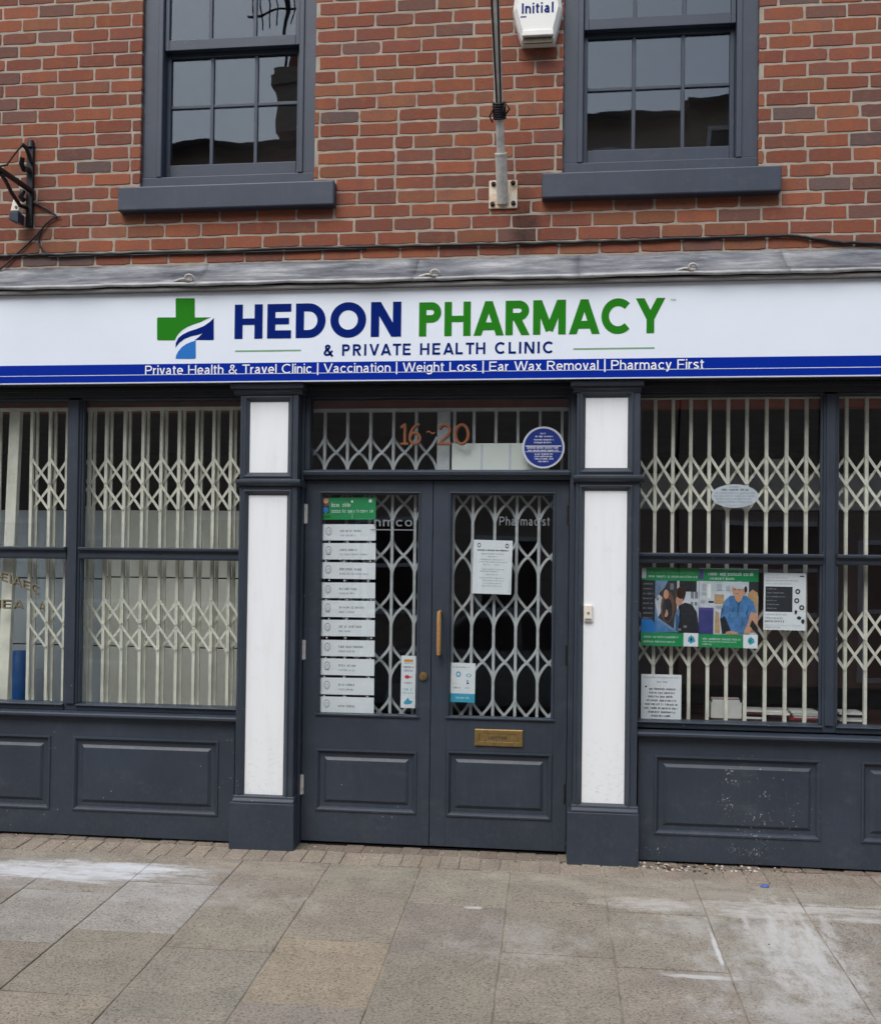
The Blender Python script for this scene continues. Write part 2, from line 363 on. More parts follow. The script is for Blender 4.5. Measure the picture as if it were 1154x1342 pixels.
M['slab']=stone_mat('weathered_paving_slab',STAINS); M['joint']=plain('sandy_joint',(146,136,122),.95,var=.55,scale=5,bmp=.5)
M['asphalt']=plain('asphalt',(62,62,64),.9,var=.2,scale=60,bmp=.5); M['kerb']=plain('granite_kerb',(140,138,134),.8,var=.15,scale=40)

# ------------------------------------------------------------------ stroke lettering
def arc(cx,cz,rx,rz,a0,a1,n=10): return [(cx+rx*math.cos(R(a0+(a1-a0)*i/n)),cz+rz*math.sin(R(a0+(a1-a0)*i/n))) for i in range(n+1)]
def glyph(ch,w):
    """(width, list of centre lines) in units of the cap height; w is the stroke width"""
    h=w/2; X=.73; e=.06
    def L(*p): return list(p)
    if ch=='H': W=.80; return W,[L((h,0),(h,1)),L((W-h,0),(W-h,1)),L((w,.5),(W-w,.5))]
    if ch=='E': W=.68; return W,[L((h,0),(h,1)),L((w,1-h),(W,1-h)),L((w,.5),(W-.06,.5)),L((w,h),(W,h))]
    if ch=='F': W=.64; return W,[L((h,0),(h,1)),L((w,1-h),(W,1-h)),L((w,.48),(W-.06,.48))]
    if ch=='L': W=.62; return W,[L((h,0),(h,1)),L((w,h),(W,h))]
    if ch=='I': return w,[L((h,0),(h,1))]
    if ch=='T': W=.72; return W,[L((0,1-h),(W,1-h)),L((W/2,0),(W/2,1-w))]
    if ch=='D': W=.84; return W,[L((h,0),(h,1)),L((w,1-h),(.36,1-h))+arc(.36,.5,W-h-.36,.5-h,90,-90,16)+L((w,h))]
    if ch=='O': W=1.0; return W,[arc(.5,.5,.5-h,.5-h+.012,90,450,32)]
    if ch=='0': W=.62; return W,[arc(.31,.5,.31-h,.5-h,90,450,28)]
    if ch=='C': W=.90; return W,[arc(.49,.5,.49-h,.5-h+.012,45,315,26)]
    if ch=='N': W=.84; return W,[L((h,0),(h,1)),L((W-h,0),(W-h,1)),L((h-.02,1.08),(W-h+.02,-.08))]
    if ch=='M': W=.98; return W,[L((h,0),(h,1)),L((W-h,0),(W-h,1)),L((h-.0,1.08),(W/2,.12)),L((W-h,1.08),(W/2,.12))]
    if ch=='P': W=.68; return W,[L((h,0),(h,1)),L((w,1-h),(.38,1-h))+arc(.38,.70,W-h-.38,.30-h,90,-90,14)+L((w,.40+h))]
    if ch=='R': W=.73; return W,[L((h,0),(h,1)),L((w,1-h),(.40,1-h))+arc(.40,.71,W-h-.42,.29-h,90,-90,14)+L((w,.42+h)),L((.34,.5),(W-h*1.1+.03,-.06))]
    if ch=='A': W=.90; k=(W/2-h*1.06); return W,[L((h*1.06-.045,-.1),(W/2+.03,1.07)),L((W-h*1.06+.045,-.1),(W/2-.03,1.07)),L((.25,.27),(W-.25,.27))]
    if ch=='V': W=.86; return W,[L((h-.03,1.1),(W/2+.02,-.05)),L((W-h+.03,1.1),(W/2-.02,-.05))]
    if ch=='W': W=1.22; return W,[L((h-.02,1.1),(.34,-.1)),L((.32,-.1),(.61+.02,1.1)),L((.61-.02,1.1),(.90,-.1)),L((.88,-.1),(W-h+.02,1.1))]
    if ch=='Y': W=.88; return W,[L((h-.03,1.1),(W/2+.02,.38)),L((W-h+.03,1.1),(W/2-.02,.38)),L((W/2,0),(W/2,.44))]
    if ch=='&': W=.82; return W,[L((.80,-.05),(.22,.70))+arc(.36,.79,.155,.21-h,165,0,10)+L((.47,.66),(.20,.48))+arc(.29,.25,.29-h,.25-h,120,300,14)+L((.55,.14),(.76,.47))]
    if ch=='|': return w,[L((h,-.22),(h,1.1))]
    if ch=='-': return .3,[L((0,.45),(.3,.45))]
    if ch=='1': W=.34; return W,[L((.19,0),(.19,1)),L((.0,.80),(.2,.97)),L((0,h*.7),(.36,h*.7))]
    if ch=='6': W=.6; return W,[arc(.3,.31,.3-h,.31-h,90,450,26),arc(.58,.31,.58-h,.66,97,176,14)]
    if ch=='2': W=.6; return W,[arc(.30,.69,.30-h,.31-h,170,-10,14)+L((.5,.5),(.05,h),(.62,h))]
    if ch=='l': return w,[L((h,0),(h,1.02))]
    if ch=='i': return w,[L((h,0),(h,X)),L((h,.87),(h,1.02))]
    if ch=='r': W=.33; return W,[L((h,0),(h,X)),L((h,.36))+arc(W,.36,W-h,X-h-.36,180,95,8)]
    if ch=='n': W=.54; return W,[L((h,0),(h,X)),L((h,.42))+arc(W/2,.42,W/2-h,X-h-.42,180,0,12)+L((W-h,0))]
    if ch=='h': W=.54; return W,[L((h,0),(h,1.02)),L((h,.42))+arc(W/2,.42,W/2-h,X-h-.42,180,0,12)+L((W-h,0))]
    if ch=='m': W=.88; q=(W-w)/4; return W,[L((h,0),(h,X)),L((h,.44))+arc(h+q,.44,q,X-h-.44,180,0,10)+L((h+2*q,0)),L((h+2*q,.44))+arc(h+3*q,.44,q,X-h-.44,180,0,10)+L((W-h,0))]
    if ch=='o': W=.60; return W,[arc(.30,X/2,.30-h,X/2-h,90,450,24)]
    if ch=='c': W=.55; return W,[arc(.30,X/2,.30-h,X/2-h,42,318,20)]
    if ch=='e': W=.59; return W,[L((w*.8,X/2),(W-h,X/2))+arc(.295,X/2,.295-h,X/2-h,0,318,22)]
    if ch=='a': W=.56; return W,[arc(.26,.50,.22-h,X-h-.50,160,0,10)+L((W-h-.05,0)),L((W-w*.8,.42),(.25,.40))+arc(.23,.21,.23-h,.21-h,90,270,10)+arc(.23,.25,W-h-.05-.23,.25-h,270,350,6)]
    if ch=='s': W=.50; return W,[arc(.25,.535,.25-h,X-h-.535,25,270,14)[:-1]+[(.27,.37)]+arc(.25,.19,.25-h,.19-h,80,-155,14)]
    if ch=='t': W=.33; return W,[L((.14,.92),(.14,.14))+arc(.14+.11,.12,.11,.12-h,180,280,6),L((0,X-h*.8),(W,X-h*.8))]
    if ch=='v': W=.52; return W,[L((h*.9,X),(W/2,.0)),L((W-h*.9,X),(W/2,.0))]
    if ch=='x': W=.52; return W,[L((h,X),(W-h,0)),L((W-h,X),(h,0))]
    if ch=='y': W=.52; return W,[L((h*.9,X),(W/2,.03)),L((W-h*.9,X),(W/2-.06,-.13))+L((.06,-.2))]
    if ch=='g': W=.57; return W,[arc(.28,.37,.28-h,.36-h,90,450,22),L((W-h,X),(W-h,-.02))+arc(.28,-.02,W-h-.28,.20,0,-150,10)]
    if ch=='(': return .25,[arc(.5,.4,.42,.62,145,215,8)]
    return .3,[]
def clip_z(p,lo,hi):
    for sgn,lim in ((1,lo),(-1,-hi)):
        q=[]
        for i in range(len(p)):
            a,b=p[i-1],p[i]; da,db=sgn*a[1]-lim,sgn*b[1]-lim
            if (da<0)!=(db<0): k=da/(da-db); q.append((a[0]+(b[0]-a[0])*k,a[1]+(b[1]-a[1])*k))
            if db>=0: q.append(b)
        p=q
        if not p: return p
    return p
def lettering(mb,text,x0,x1,z0,cap,w,y,mi=0,track=.17,space=.34,slope=0.0):
    """write text between x0 and x1 with its baseline at z0; strokes of a letter step forward a hair so that none lie in one plane"""
    gl=[];cx=0
    for ch in text:
        if ch==' ': cx+=space; continue
        W,st=glyph(ch,w); tr=track*(.55 if ch in 'AVYWT' else 1)
        gl.append((cx,st,ch)); cx+=W+tr; last=tr
    total=cx-last; sx=(x1-x0)/total
    for gx,st,ch in gl:
        lower=ch.islower() or ch in '|(&'
        for k,line in enumerate(st):
            pts=[Vector((p[0],p[1])) for p in line]; closed=(pts[0]-pts[-1]).length<1e-4 and len(pts)>6
            if closed: pts=pts[:-1]
            pts=[p for i,p in enumerate(pts) if i==0 or (p-pts[i-1]).length>1e-4]
            n=len(pts); Ls=[];Rs=[]
            for i in range(n):
                d0=(pts[i]-pts[i-1]) if (i>0 or closed) else pts[1]-pts[0]
                d1=(pts[(i+1)%n]-pts[i]) if (i<n-1 or closed) else pts[-1]-pts[-2]
                d0.normalize(); d1.normalize(); n0=Vector((-d0.y,d0.x)); n1=Vector((-d1.y,d1.x)); mt=(n0+n1)
                if mt.length<.2: mt=n0
                else: mt=mt.normalized()/max(.45,math.cos(n0.angle(n1)/2) if n0.angle(n1)>1e-4 else 1)
                hw=w/2*(.80 if len(line)==2 and abs(line[0][1]-line[1][1])<1e-6 and .3<line[0][1]<.6 else 1); Ls.append(pts[i]+mt*hw); Rs.append(pts[i]-mt*hw)
            yy=y-.00025*(k%4)
            for i in range(n if closed else n-1):
                j=(i+1)%n; q=[tuple(Ls[i]),tuple(Ls[j]),tuple(Rs[j]),tuple(Rs[i])]
                if not lower and len(line)==2: q=clip_z(q,0,1)
                if len(q)<3: continue
                mb.add([(x0+(gx+a)*sx,yy,z0+b*cap+slope*(x0+(gx+a)*sx)) for a,b in q],[tuple(range(len(q)))],mi)

def rect_px(xa,xb,ya,yb,y):
    """axis-aligned rectangle on plane y from the photograph's left, right, top, bottom (pixels)"""
    xm,ym=(xa+xb)/2,(ya+yb)/2
    return at(xa,ym,y)[0],at(xb,ym,y)[0],at(xm,yb,y)[1],at(xm,ya,y)[1]   # x0,x1,z0,z1
#@@PART2
XL, XR = -5.4, 4.4               # the front runs on past the picture on both sides

# ================================================================== GROUND
def stone_sheet(name, cells, mats, jit=.003):
    """stones as shallow cushions on a bed: each cell is (x0,x1,y0,y1,colour,dz)"""
    mb=MB()
    for x0,x1,y0,y1,c,dz in cells:
        n=max(2,int((x1-x0)/.12)); k=max(2,int((y1-y0)/.12)); ring=[]
        g=random.uniform(.0018,.0042)
        for i in range(n): ring.append((x0+g+(x1-x0-2*g)*i/n, y0+g))
        for i in range(k): ring.append((x1-g, y0+g+(y1-y0-2*g)*i/k))
        for i in range(n): ring.append((x1-g-(x1-x0-2*g)*i/n, y1-g))
        for i in range(k): ring.append((x0+g, y1-g-(y1-y0-2*g)*i/k))
        ring=[(x+random.uniform(-jit,jit)*.6,y+random.uniform(-jit,jit)*.6) for x,y in ring]
        cx,cy=(x0+x1)/2,(y0+y1)/2; tx,ty=random.uniform(-.004,.004),random.uniform(-.004,.004)
        def top(x,y,d): return (x,y,gz(y)+dz+d+tx*(x-cx)+ty*(y-cy))
        inner=[(x+(cx-x)*min(.2,.006/max(.01,abs(x-cx))) , y+(cy-y)*min(.2,.006/max(.01,abs(y-cy)))) for x,y in ring]
        m=len(ring); v=[top(x,y,-.010) for x,y in ring]+[top(x,y,-.0022) for x,y in ring]+[top(x,y,0) for x,y in inner]
        f=[]
        for a in (0,m):
            for i in range(m): j=(i+1)%m; f.append((a+i,a+j,a+m+j,a+m+i))
        f.append(tuple(range(2*m,3*m))); mb.add(v,f,0,c)
    return mb
def tint(rgb,j=.05):
    k=1+random.uniform(-j,j); return tuple(v*k*(1+random.uniform(-j*.3,j*.3)) for v in lin(rgb))
cells=[]
colx=[-1.135-.4635*k for k in range(8,0,-1)]+[-1.135,-.66,-.197,.267,.711,1.17]+[1.17+.4635*k for k in range(1,8)]
BASE=(144,136,124)
rowstart={-1.135:G(412,1164)[1], -.66:G(616,1187)[1], -.197:G(726,1182)[1], .267:G(850,1197)[1], .711:G(1010,1268)[1], 1.17:G(1120,1190)[1],
          -1.5985:G(358,1177)[1], -2.062:G(235,1158)[1], -2.5255:G(92,1167)[1]}
special={}
EDGE=-.287
for a,b in zip(colx[:-1],colx[1:]):
    rs=rowstart.get(round(a,4), EDGE-random.uniform(.1,.5)); ys=[EDGE]; y=rs
    while y>-3.62: ys.append(y); y-=.622
    ys.append(-3.62)
    for k,(y1,y0) in enumerate(zip(ys[:-1],ys[1:])):
        c=tint(BASE,.06)
        key=(round(a,3),k)
        if key in ((-2.062,1),): c=lin((157,152,145))
        if key in ((-2.526,1),): c=lin((152,147,139))
        if key==(-1.135,2): c=lin((154,142,124))
        if key in ((-2.062,3),(-2.526,3)): c=lin((151,141,126))
        if k>3: c=tint(BASE,.14)
        cells.append((a,b,y0,y1,c,random.uniform(-.002,.002)))
pav=stone_sheet('pavement',cells,None); 
pv=pav.build('pavement',M['slab']); tag(pv,kind='structure')
cells=[]; x=XL
while x<XR:
    wd=.1045+random.uniform(-.003,.003); cells.append((x,x+wd,EDGE+random.uniform(-.003,.003),-.085,tint((146,135,122),.07),random.uniform(-.0025,.0025))); x+=wd
x=XL
while x<XR:
    wd=.1045; cells.append((x,x+wd,-.084,.12,tint((126,115,104),.08),random.uniform(-.004,.004))); x+=wd
pb=stone_sheet('paving_blocks',cells,None,.004).build('paving_edge',M['slab']); tag(pb,kind='structure')
mb=MB(); mb.add([(XL-6,-3.64,gz(-3.64)-.006),(XR+6,-3.64,gz(-3.64)-.006),(XR+6,.30,gz(.30)-.006),(XL-6,.30,gz(.30)-.006)],[(0,1,2,3)])
tag(mb.build('pavement_bed',M['joint']),kind='structure')
zk=gz(-3.64)
mb=MB(); x=XL-6
while x<XR+6: mb.box(x+.003,x+.912,-3.78,-3.642,zk-.2,zk-.002); x+=.915
tag(mb.build('kerb',M['kerb'],bevel=.012),kind='structure')
mb=MB(); mb.add([(-60,-9.2,zk-.13),(60,-9.2,zk-.13),(60,-3.70,zk-.13),(-60,-3.70,zk-.13)],[(0,1,2,3)]); tag(mb.build('road',M['asphalt']),kind='structure')
mb=MB(); mb.add([(-60,-40,zk-.16),(60,-40,zk-.16),(60,20,zk-.16),(-60,20,zk-.16)],[(0,1,2,3)]); tag(mb.build('ground',M['asphalt']),kind='structure')
mb=MB(); mb.box(-30,30,-11.2,-9.2,zk-.2,zk+.0); tag(mb.build('far_pavement',M['joint']),kind='structure')

# ================================================================== THE SHOP BUILDING
shop=empty('shop_building'); tag(shop,'red brick building with dark grey pharmacy shopfront and two sash windows above','building')
BR=[(-2.357,-1.345,3.66,5.42),(.022,1.052,3.66,5.42)]          # window openings
ZB0,ZB1=3.19,6.6
# ---- bricks
bk=MB(); CO=.07605; 
pal=[(131,76,57)]*6+[(140,82,59)]*6+[(124,73,58)]*5+[(117,74,61)]*3+[(110,78,69)]*2+[(96,81,78)]*1+[(135,87,64)]*3
def brick(x0,x1,z0,z1,c):
    w_=x1-x0; n=max(2,int(w_/.035)); j=.0021
    ring=[]
    for i in range(n): ring.append((x0+w_*i/n,z0))
    ring.append((x1,z0)); ring.append((x1,(z0+z1)/2))
    for i in range(n): ring.append((x1-w_*i/n,z1))
    ring.append((x0,z1)); ring.append((x0,(z0+z1)/2))
    ring=[(x+random.uniform(-j,j),z+random.uniform(-j,j)) for x,z in ring]
    cut=random.uniform(.001,.006)
    cx,cz=(x0+x1)/2,(z0+z1)/2
    ring=[(x-math.copysign(cut*.55,x-cx),z-math.copysign(cut*.55,z-cz)) if abs(abs(x-cx)-w_/2)<.006 and abs(abs(z-cz)-(z1-z0)/2)<.006 else (x,z) for x,z in ring]
    f0=random.uniform(-.0016,.0006); tx=random.uniform(-.006,.006); tz=random.uniform(-.018,.018)
    def fy(x,z,d): return f0+d+tx*(x-cx)+tz*(z-cz)
    m=len(ring); inn=[(x+(cx-x)*.0032/max(.02,abs(x-cx)) if abs(x-cx)>.01 else x, z+(cz-z)*.0032/max(.02,abs(z-cz)) if abs(z-cz)>.01 else z) for x,z in ring]
    v=[(x,.07,z) for x,z in ring]+[(x,fy(x,z,.0026),z) for x,z in ring]+[(x,fy(x,z,0),z) for x,z in inn]
    f=[]
    for a in (0,m):
        for i in range(m): k=(i+1)%m; f.append((a+i,a+k,a+m+k,a+m+i))
    f.append(tuple(range(2*m,3*m))); bk.add(v,f,0,c)
z=3.340-CO/2-2*CO; r=0
while z<ZB1:
    off=(.11 if r%2 else 0)+random.uniform(-.012,.012); x=XL-.3+off
    cuts=[(a,b) for a,b,c,d in BR if z+CO*.6>c and z+CO*.4<d]
    while x<XR:
        L_=.2185+random.uniform(-.006,.006)
        if random.random()<.012: L_=.108
        segs=[(x,x+L_)]
        for a,b in cuts:
            ns=[]
            for p,q in segs:
                if q<=a or p>=b: ns.append((p,q))
                else:
                    if p<a: ns.append((p,a+.008))
                    if q>b: ns.append((b-.008,q))
            segs=ns
        c=random.choice(pal); k=random.uniform(.84,1.14); col=tuple(v*k for v in lin(c))
        for p,q in segs:
            if q-p>.03: brick(p+.0047,q-.0047,z+.0051+random.uniform(-.0018,.0018),z+CO-.0051+random.uniform(-.0018,.0018),col)
        x+=L_
    z+=CO; r+=1
me=MB()
xs=[XL-.3]+[v for a,b,c,d in BR for v in (a,b)]+[XR]
for i in range(0,len(xs),2): me.box(xs[i],xs[i+1],.0024,.20,ZB0,ZB1,1)
for a,b,c,d in BR: me.box(a,b,.0024,.20,ZB0,c-.01,1); me.box(a,b,.0024,.20,d+.01,ZB1,1)
bk.v_off=len(bk.v); n0=len(bk.v); bk.v+=me.v; bk.f+=[tuple(i+n0 for i in f) for f in me.f]; bk.m+=me.m; bk.c+=[(1,1,1)]*len(me.f); bk.smooth+=me.smooth
bk.build('brick_wall',[M['brick'],M['mortar']],shop)
# side and back walls so that the rooms behind the glass stay dark
mb=MB(); mb.box(XL-.3,XR,4.2,4.4,0,ZB1); mb.box(XL-.5,XL-.3,.0,4.4,0,ZB1); mb.box(XR,XR+.2,.0,4.4,0,ZB1); mb.build('rear_wall',M['room'],shop)
mb=MB(); mb.box(XL-.3,XR,.24,4.2,2.72,2.95); mb.build('shop_ceiling',M['room'],shop)
mb=MB(); mb.box(XL-.3,XR,.14,4.2,-.02,.14); mb.build('shop_floor',M['room_floor'],shop)
mb=MB(); mb.box(XL-.6,XR+.3,-.05,4.5,ZB1,ZB1+.12); mb.build('roof',M['lead'],shop)

# ---- sash windows upstairs
def sash(mb,x0,x1,z0,z1,y0,y1,cols,rows,stile,bot,top,bar=.020):
    mb.box(x0,x0+stile,y0,y1,z0,z1); mb.box(x1-stile,x1,y0,y1,z0,z1)
    mb.box(x0+stile,x1-stile,y0,y1,z0,z0+bot); mb.box(x0+stile,x1-stile,y0,y1,z1-top,z1)
    gx0,gx1,gz0,gz1=x0+stile,x1-stile,z0+bot,z1-top
    ys=(y0+.006,y1-.004)
    for c in cols: mb.box(c-bar/2,c+bar/2,*ys,gz0,gz1)
    for r_ in rows:
        prev=gx0
        for c in list(cols)+[None]:
            e=gx1 if c is None else c-bar/2
            mb.box(prev,e,ys[0]+.002,ys[1]-.002,r_-bar/2,r_+bar/2); prev=None if c is None else c+bar/2
    return gx0,gx1,gz0,gz1
for nm,(x0,x1,_,z1),(sx0,sx1),cols,lo in (('left',BR[0],(-2.459,-1.218),(-1.970,-1.711),(-2.237,-1.447)),('right',BR[1],(-.085,1.159),(.405,.667),(.132,.938))):
    mb=MB(); zb=3.752; bw=lo[0]-x0
    mb.box(x0,lo[0],.028,.17,zb+.055,z1-.02); mb.box(lo[1],x1,.028,.17,zb+.055,z1-.02)      # box frame
    mb.box(x0,x1,.026,.17,z1-.02,z1+.0); mb.box(lo[0],lo[1],.030,.17,z1-.10,z1-.02)
    mb.box(x0,x1,.022,.17,zb-.008,zb+.055)                                               # frame sill
    mb.box(lo[0]-.030,lo[0]-.001,.018,.028,zb+.055,z1-.02); mb.box(lo[1]+.001,lo[1]+.030,.018,.028,zb+.055,z1-.02) # staff beads
    win=mb.build('sash_window',M['slate_window'],shop,bevel=.004)
    mb=MB(); a=sash(mb,lo[0],lo[1],zb+.056,4.550,.086,.126,cols,(4.236,),.024,.090,.035); lw=mb.build('lower_sash',M['slate_window'],win,bevel=.003)
    mb=MB(); mb.box(a[0],a[1],.104,.108,a[2],a[3]); mb.build('pane',M['glass_up'],lw)
    mb=MB(); b=sash(mb,lo[0]+.002,lo[1]-.002,4.540,z1-.10,.040,.080,cols,(4.92,),.024,.060,.05); up=mb.build('upper_sash',M['slate_window'],win,bevel=.003)
    mb=MB(); mb.box(b[0],b[1],.058,.062,b[2],b[3]); mb.build('pane',M['glass_up'],up)
    mb=MB(); mb.box(sx0,sx1,-.062,.021,3.592,3.728); mb.build('window_sill',M['slate_window'],win,bevel=.008)
    mb=MB(); mb.box(x0-.2,x1+.2,.9,.95,3.5,5.6); mb.box(x0-.2,x1+.2,.2,.9,3.4,3.5); mb.box(x0-.25,x0-.2,.2,.95,3.4,5.6); mb.box(x1+.2,x1+.25,.2,.95,3.4,5.6); mb.box(x0-.2,x1+.2,.2,.9,5.6,5.65); mb.build('dark_room',M['room'],win)

# ---- lead flashing over the fascia
mb=MB(); seams=[XL,-4.1,-3.35,-1.94,-.765,.118,1.16,2.3,3.3,XR]
for i,(a,b) in enumerate(zip(seams[:-1],seams[1:])):
    n=max(4,int((b-a)/.05)); dy=-.003*(i%2); v=[]; prof=[(-.004,3.294),(-.012,3.278),(-.07,3.228),(-.150,3.172),(-.196,3.150),(-.204,3.143),(-.212,3.136),(-.213,3.126),(-.205,3.119)]
    ph=random.uniform(0,6)
    for k in range(n+1):
        x=a+(b-a)*k/n+ (.012 if k==n else 0)
        wv=.004*math.sin(x*7+ph)+.003*math.sin(x*19+ph*2)+random.uniform(-.0016,.0016)
        for q,(y,z_) in enumerate(prof): v.append((x,y+dy+(wv if 1<q<6 else wv*.4),z_+(wv*.7 if q else random.uniform(-.004,.004))))
    m=len(prof); f=[(k*m+q,(k+1)*m+q,(k+1)*m+q+1,k*m+q+1) for k in range(n) for q in range(m-1)]
    mb.add(v,f,0,smooth=True)
fl=mb.build('lead_flashing',M['lead'],shop)
so=fl.modifiers.new('thick','SOLIDIFY'); so.thickness=.004
for px,py in ((249,365),(570,359),(907,351)):
    x,z_=at(px,py,-.20); mb=MB()
    mb.tube([(x+.024*math.cos(t)*(1-.05*t),-.212-.010*math.sin(t*.7),z_+.016*math.sin(t)) for t in [i*.45 for i in range(15)]],.0065,6)
    mb.tube([(x-.085,-.200,z_-.012),(x-.04,-.208,z_-.003),(x+.005,-.214,z_-.012)],.007,6)
    mb.build('lead_clip',M['clip'],fl)
# ---- fascia trim above the sign, soffit below it
mb=MB(); mb.box(XL,XR,-.192,-.01,3.0990,3.118); mb.build('fascia_trim',M['trim'],shop,bevel=.004)
mb=MB(); mb.box(XL,XR,-.02,.10,2.546,2.60); mb.box(XL,XR,-.128,.10,2.602,3.096); mb.box(XL,XR,-.034,-.02,2.575,2.60); mb.build('shopfront_head',M['slate_dark'],shop,bevel=.003)

# ---- pilasters
def pilaster(sx0,sx1,px0,px1,plx0,plx1,zpl,zp0,zp1,zp2,zp3,wz0,wz1,capx0,capx1,zcap):
    mb=MB(); yf=-.10
    def face(z0,z1,pz0,pz1):     # flat stiles and rails around a sunk, moulded panel
        mb.box(sx0,px0-.03,yf,.06,z0,z1); mb.box(px1+.03,sx1,yf,.06,z0,z1)
        mb.box(px0-.03,px1+.03,yf,.06,z0,pz0-.03); mb.box(px0-.03,px1+.03,yf,.06,pz1+.03,z1)
        mb.loops(px0-.03,px1+.03,pz0-.03,pz1+.03,[(0,yf),(.001,yf-.004),(.010,yf-.005),(.018,yf+.006),(.029,yf+.016),(.030,yf+.022)],0,fill=False)
    face(zpl+.035,wz0,zp0,zp1); face(wz1,zcap-.04,zp2,zp3)
    p=mb.build('pilaster',M['slate'],shop,bevel=.003)
    for a,b in ((zp0,zp1),(zp2,zp3)):
        mb=MB(); mb.box(px0-.002,px1+.002,yf+.019,yf+.03,a-.002,b+.002); mb.build('white_panel',M['white_panel'],p)
    mb=MB(); g0=gz(-.12)-.02
    mb.box(plx0,plx1,-.125,.06,g0,zpl); mb.prism_x(sx0-.008,sx1+.008,[(.05,zpl+.001),(-.120,zpl+.001),(-.118,zpl+.010),(-.106,zpl+.022),(-.104,zpl+.036),(.05,zpl+.036)])
    mb.build('plinth',M['slate'],p,bevel=.004)
    mb=MB(); mb.prism_x(sx0-.014,sx1+.022,[(.05,wz0),(-.108,wz0),(-.124,wz0+.010),(-.131,wz0+.020),(-.131,wz1-.004),(-.126,wz1),(.05,wz1)]); mb.build('waist_moulding',M['slate'],p,bevel=.002)
    mb=MB(); mb.prism_x(capx0+.012,capx1-.012,[(.05,zcap-.040),(-.106,zcap-.040),(-.110,zcap-.030),(-.122,zcap-.022),(-.124,zcap-.014),(.05,zcap-.014)]); mb.prism_x(capx0,capx1,[(.05,zcap-.013),(-.136,zcap-.013),(-.144,zcap-.004),(-.146,zcap+.010),(-.14,zcap+.016),(.05,zcap+.016)])
    mb.build('capital',M['slate'],p,bevel=.002)
pilaster(-1.715,-1.390,-1.665,-1.451,-1.737,-1.377,.312,.352,1.989,2.115,2.503,2.037,2.073,-1.762,-1.354,2.580)
pilaster(.113,.443,.160,.379,.086,.454,.332,.376,2.019,2.141,2.512,2.063,2.099,.079,.458,2.578)

# ---- shop windows
def shop_window(x_open0,x_open1,mulls,trans,gb,gt,led0):
    mb=MB()
    xs=[x_open0]+[v for m_ in mulls for v in m_]+[x_open1]
    for a,b in mulls: mb.box(a,b,-.004,.07,gb-.037,gt+.005); mb.prism_x(a+.012,b-.012,[(-.002,gb),(-.018,gb),(-.018,gt),(-.002,gt)])
    for i in range(0,len(xs),2):
        a,b=xs[i],xs[i+1]
        mb.prism_x(a,b,[(.07,trans[0]),(-.006,trans[0]),(-.010,trans[0]+.012),(-.010,trans[1]-.024),(-.030,trans[1]-.018),(-.032,trans[1]-.004),(-.026,trans[1]),(.07,trans[1])])
        mb.prism_x(a,b,[(.07,gb-.037),(-.012,gb-.037),(-.016,gb-.012),(-.028,gb-.009),(-.028,gb-.002),(.030,gb+.004),(.07,gb+.004)])
        mb.box(a,b,-.002,.07,gt+.0,gt+.012)
        for c0,c1 in ((a,a+.012),(b-.012,b)): mb.box(c0,c1,.004,.032,gb+.004,trans[0]); mb.box(c0,c1,.004,.032,trans[1],gt)
    f=mb.build('shop_window',M['slate'],shop,bevel=.003)
    mb=MB(); mb.prism_x(x_open0,x_open1,[(.06,led0),(-.050,led0),(-.078,led0+.010),(-.086,led0+.016),(-.086,led0+.028),(-.08,led0+.034),(-.01,led0+.039),(.06,led0+.039)]); mb.build('sill',M['slate'],f,bevel=.002)
    for i in range(0,len(xs),2):
        a,b=xs[i],xs[i+1]
        for z0,z1 in ((gb+.005,trans[0]),(trans[1],gt)): mb=MB(); mb.box(a+.001,b-.001,.034,.040,z0,z1); mb.build('pane',M['glass'],f)
    return f
wl=shop_window(XL,-1.716,[(-3.80,-3.722),(-2.750,-2.674)],(1.629,1.697),.808,2.534,.731)
wr=shop_window(.444,XR,[(1.393,1.460),(2.42,2.487)],(1.643,1.697),.806,2.534,.721)
tag(wl,'shop window with grey display boards behind its panes'); tag(wr,'shop window hung with posters')

# ---- stall risers
def raised(mb,x0,x1,z0,z1,y):
    mb.loops(x0,x1,z0,z1,[(0,y+.0),(.0015,y-.006),(.010,y-.007),(.018,y+.002),(.024,y+.013),(.046,y+.014),(.062,y+.004),(.064,y+.0035)],0,fill=True)
def riser(x0,x1,zt,panels,mat):
    mb=MB(); yf=-.04; zb=.078; cur=x0
    for a,b,c,d in sorted(panels):
        mb.box(cur,a,yf,.03,zb,zt); mb.box(a,b,yf,.03,zb,c); mb.box(a,b,yf,.03,d,zt); cur=b
    mb.box(cur,x1,yf,.03,zb,zt); p=mb.build('stall_riser',mat,shop)
    for a,b,c,d in panels: mb=MB(); raised(mb,a,b,c,d,yf); mb.build('raised_panel',mat,p)
    mb=MB(); mb.box(x0,x1,.0,.03,0,.077); mb.build('base_board',M['dark_iron'],p)
a=rect_px(95.3,286,968,1066,-.04); b=rect_px(-150,66,962,1057,-.04); zc,zd=a[2],a[3]
riser(XL,-1.737,.731,[(a[0],a[1],zc,zd),(b[1]-.95,b[1],zc,zd),(b[1]-2.1,b[1]-1.13,zc,zd)],M['slate'])
a=rect_px(856.7,1075,993,1098,-.04)
riser(.454,XR,.721,[(a[0],a[1],a[2],a[3]),(a[1]+.2,a[1]+1.05,a[2],a[3]),(a[1]+1.3,a[1]+2.15,a[2],a[3])],M['slate_riser'])

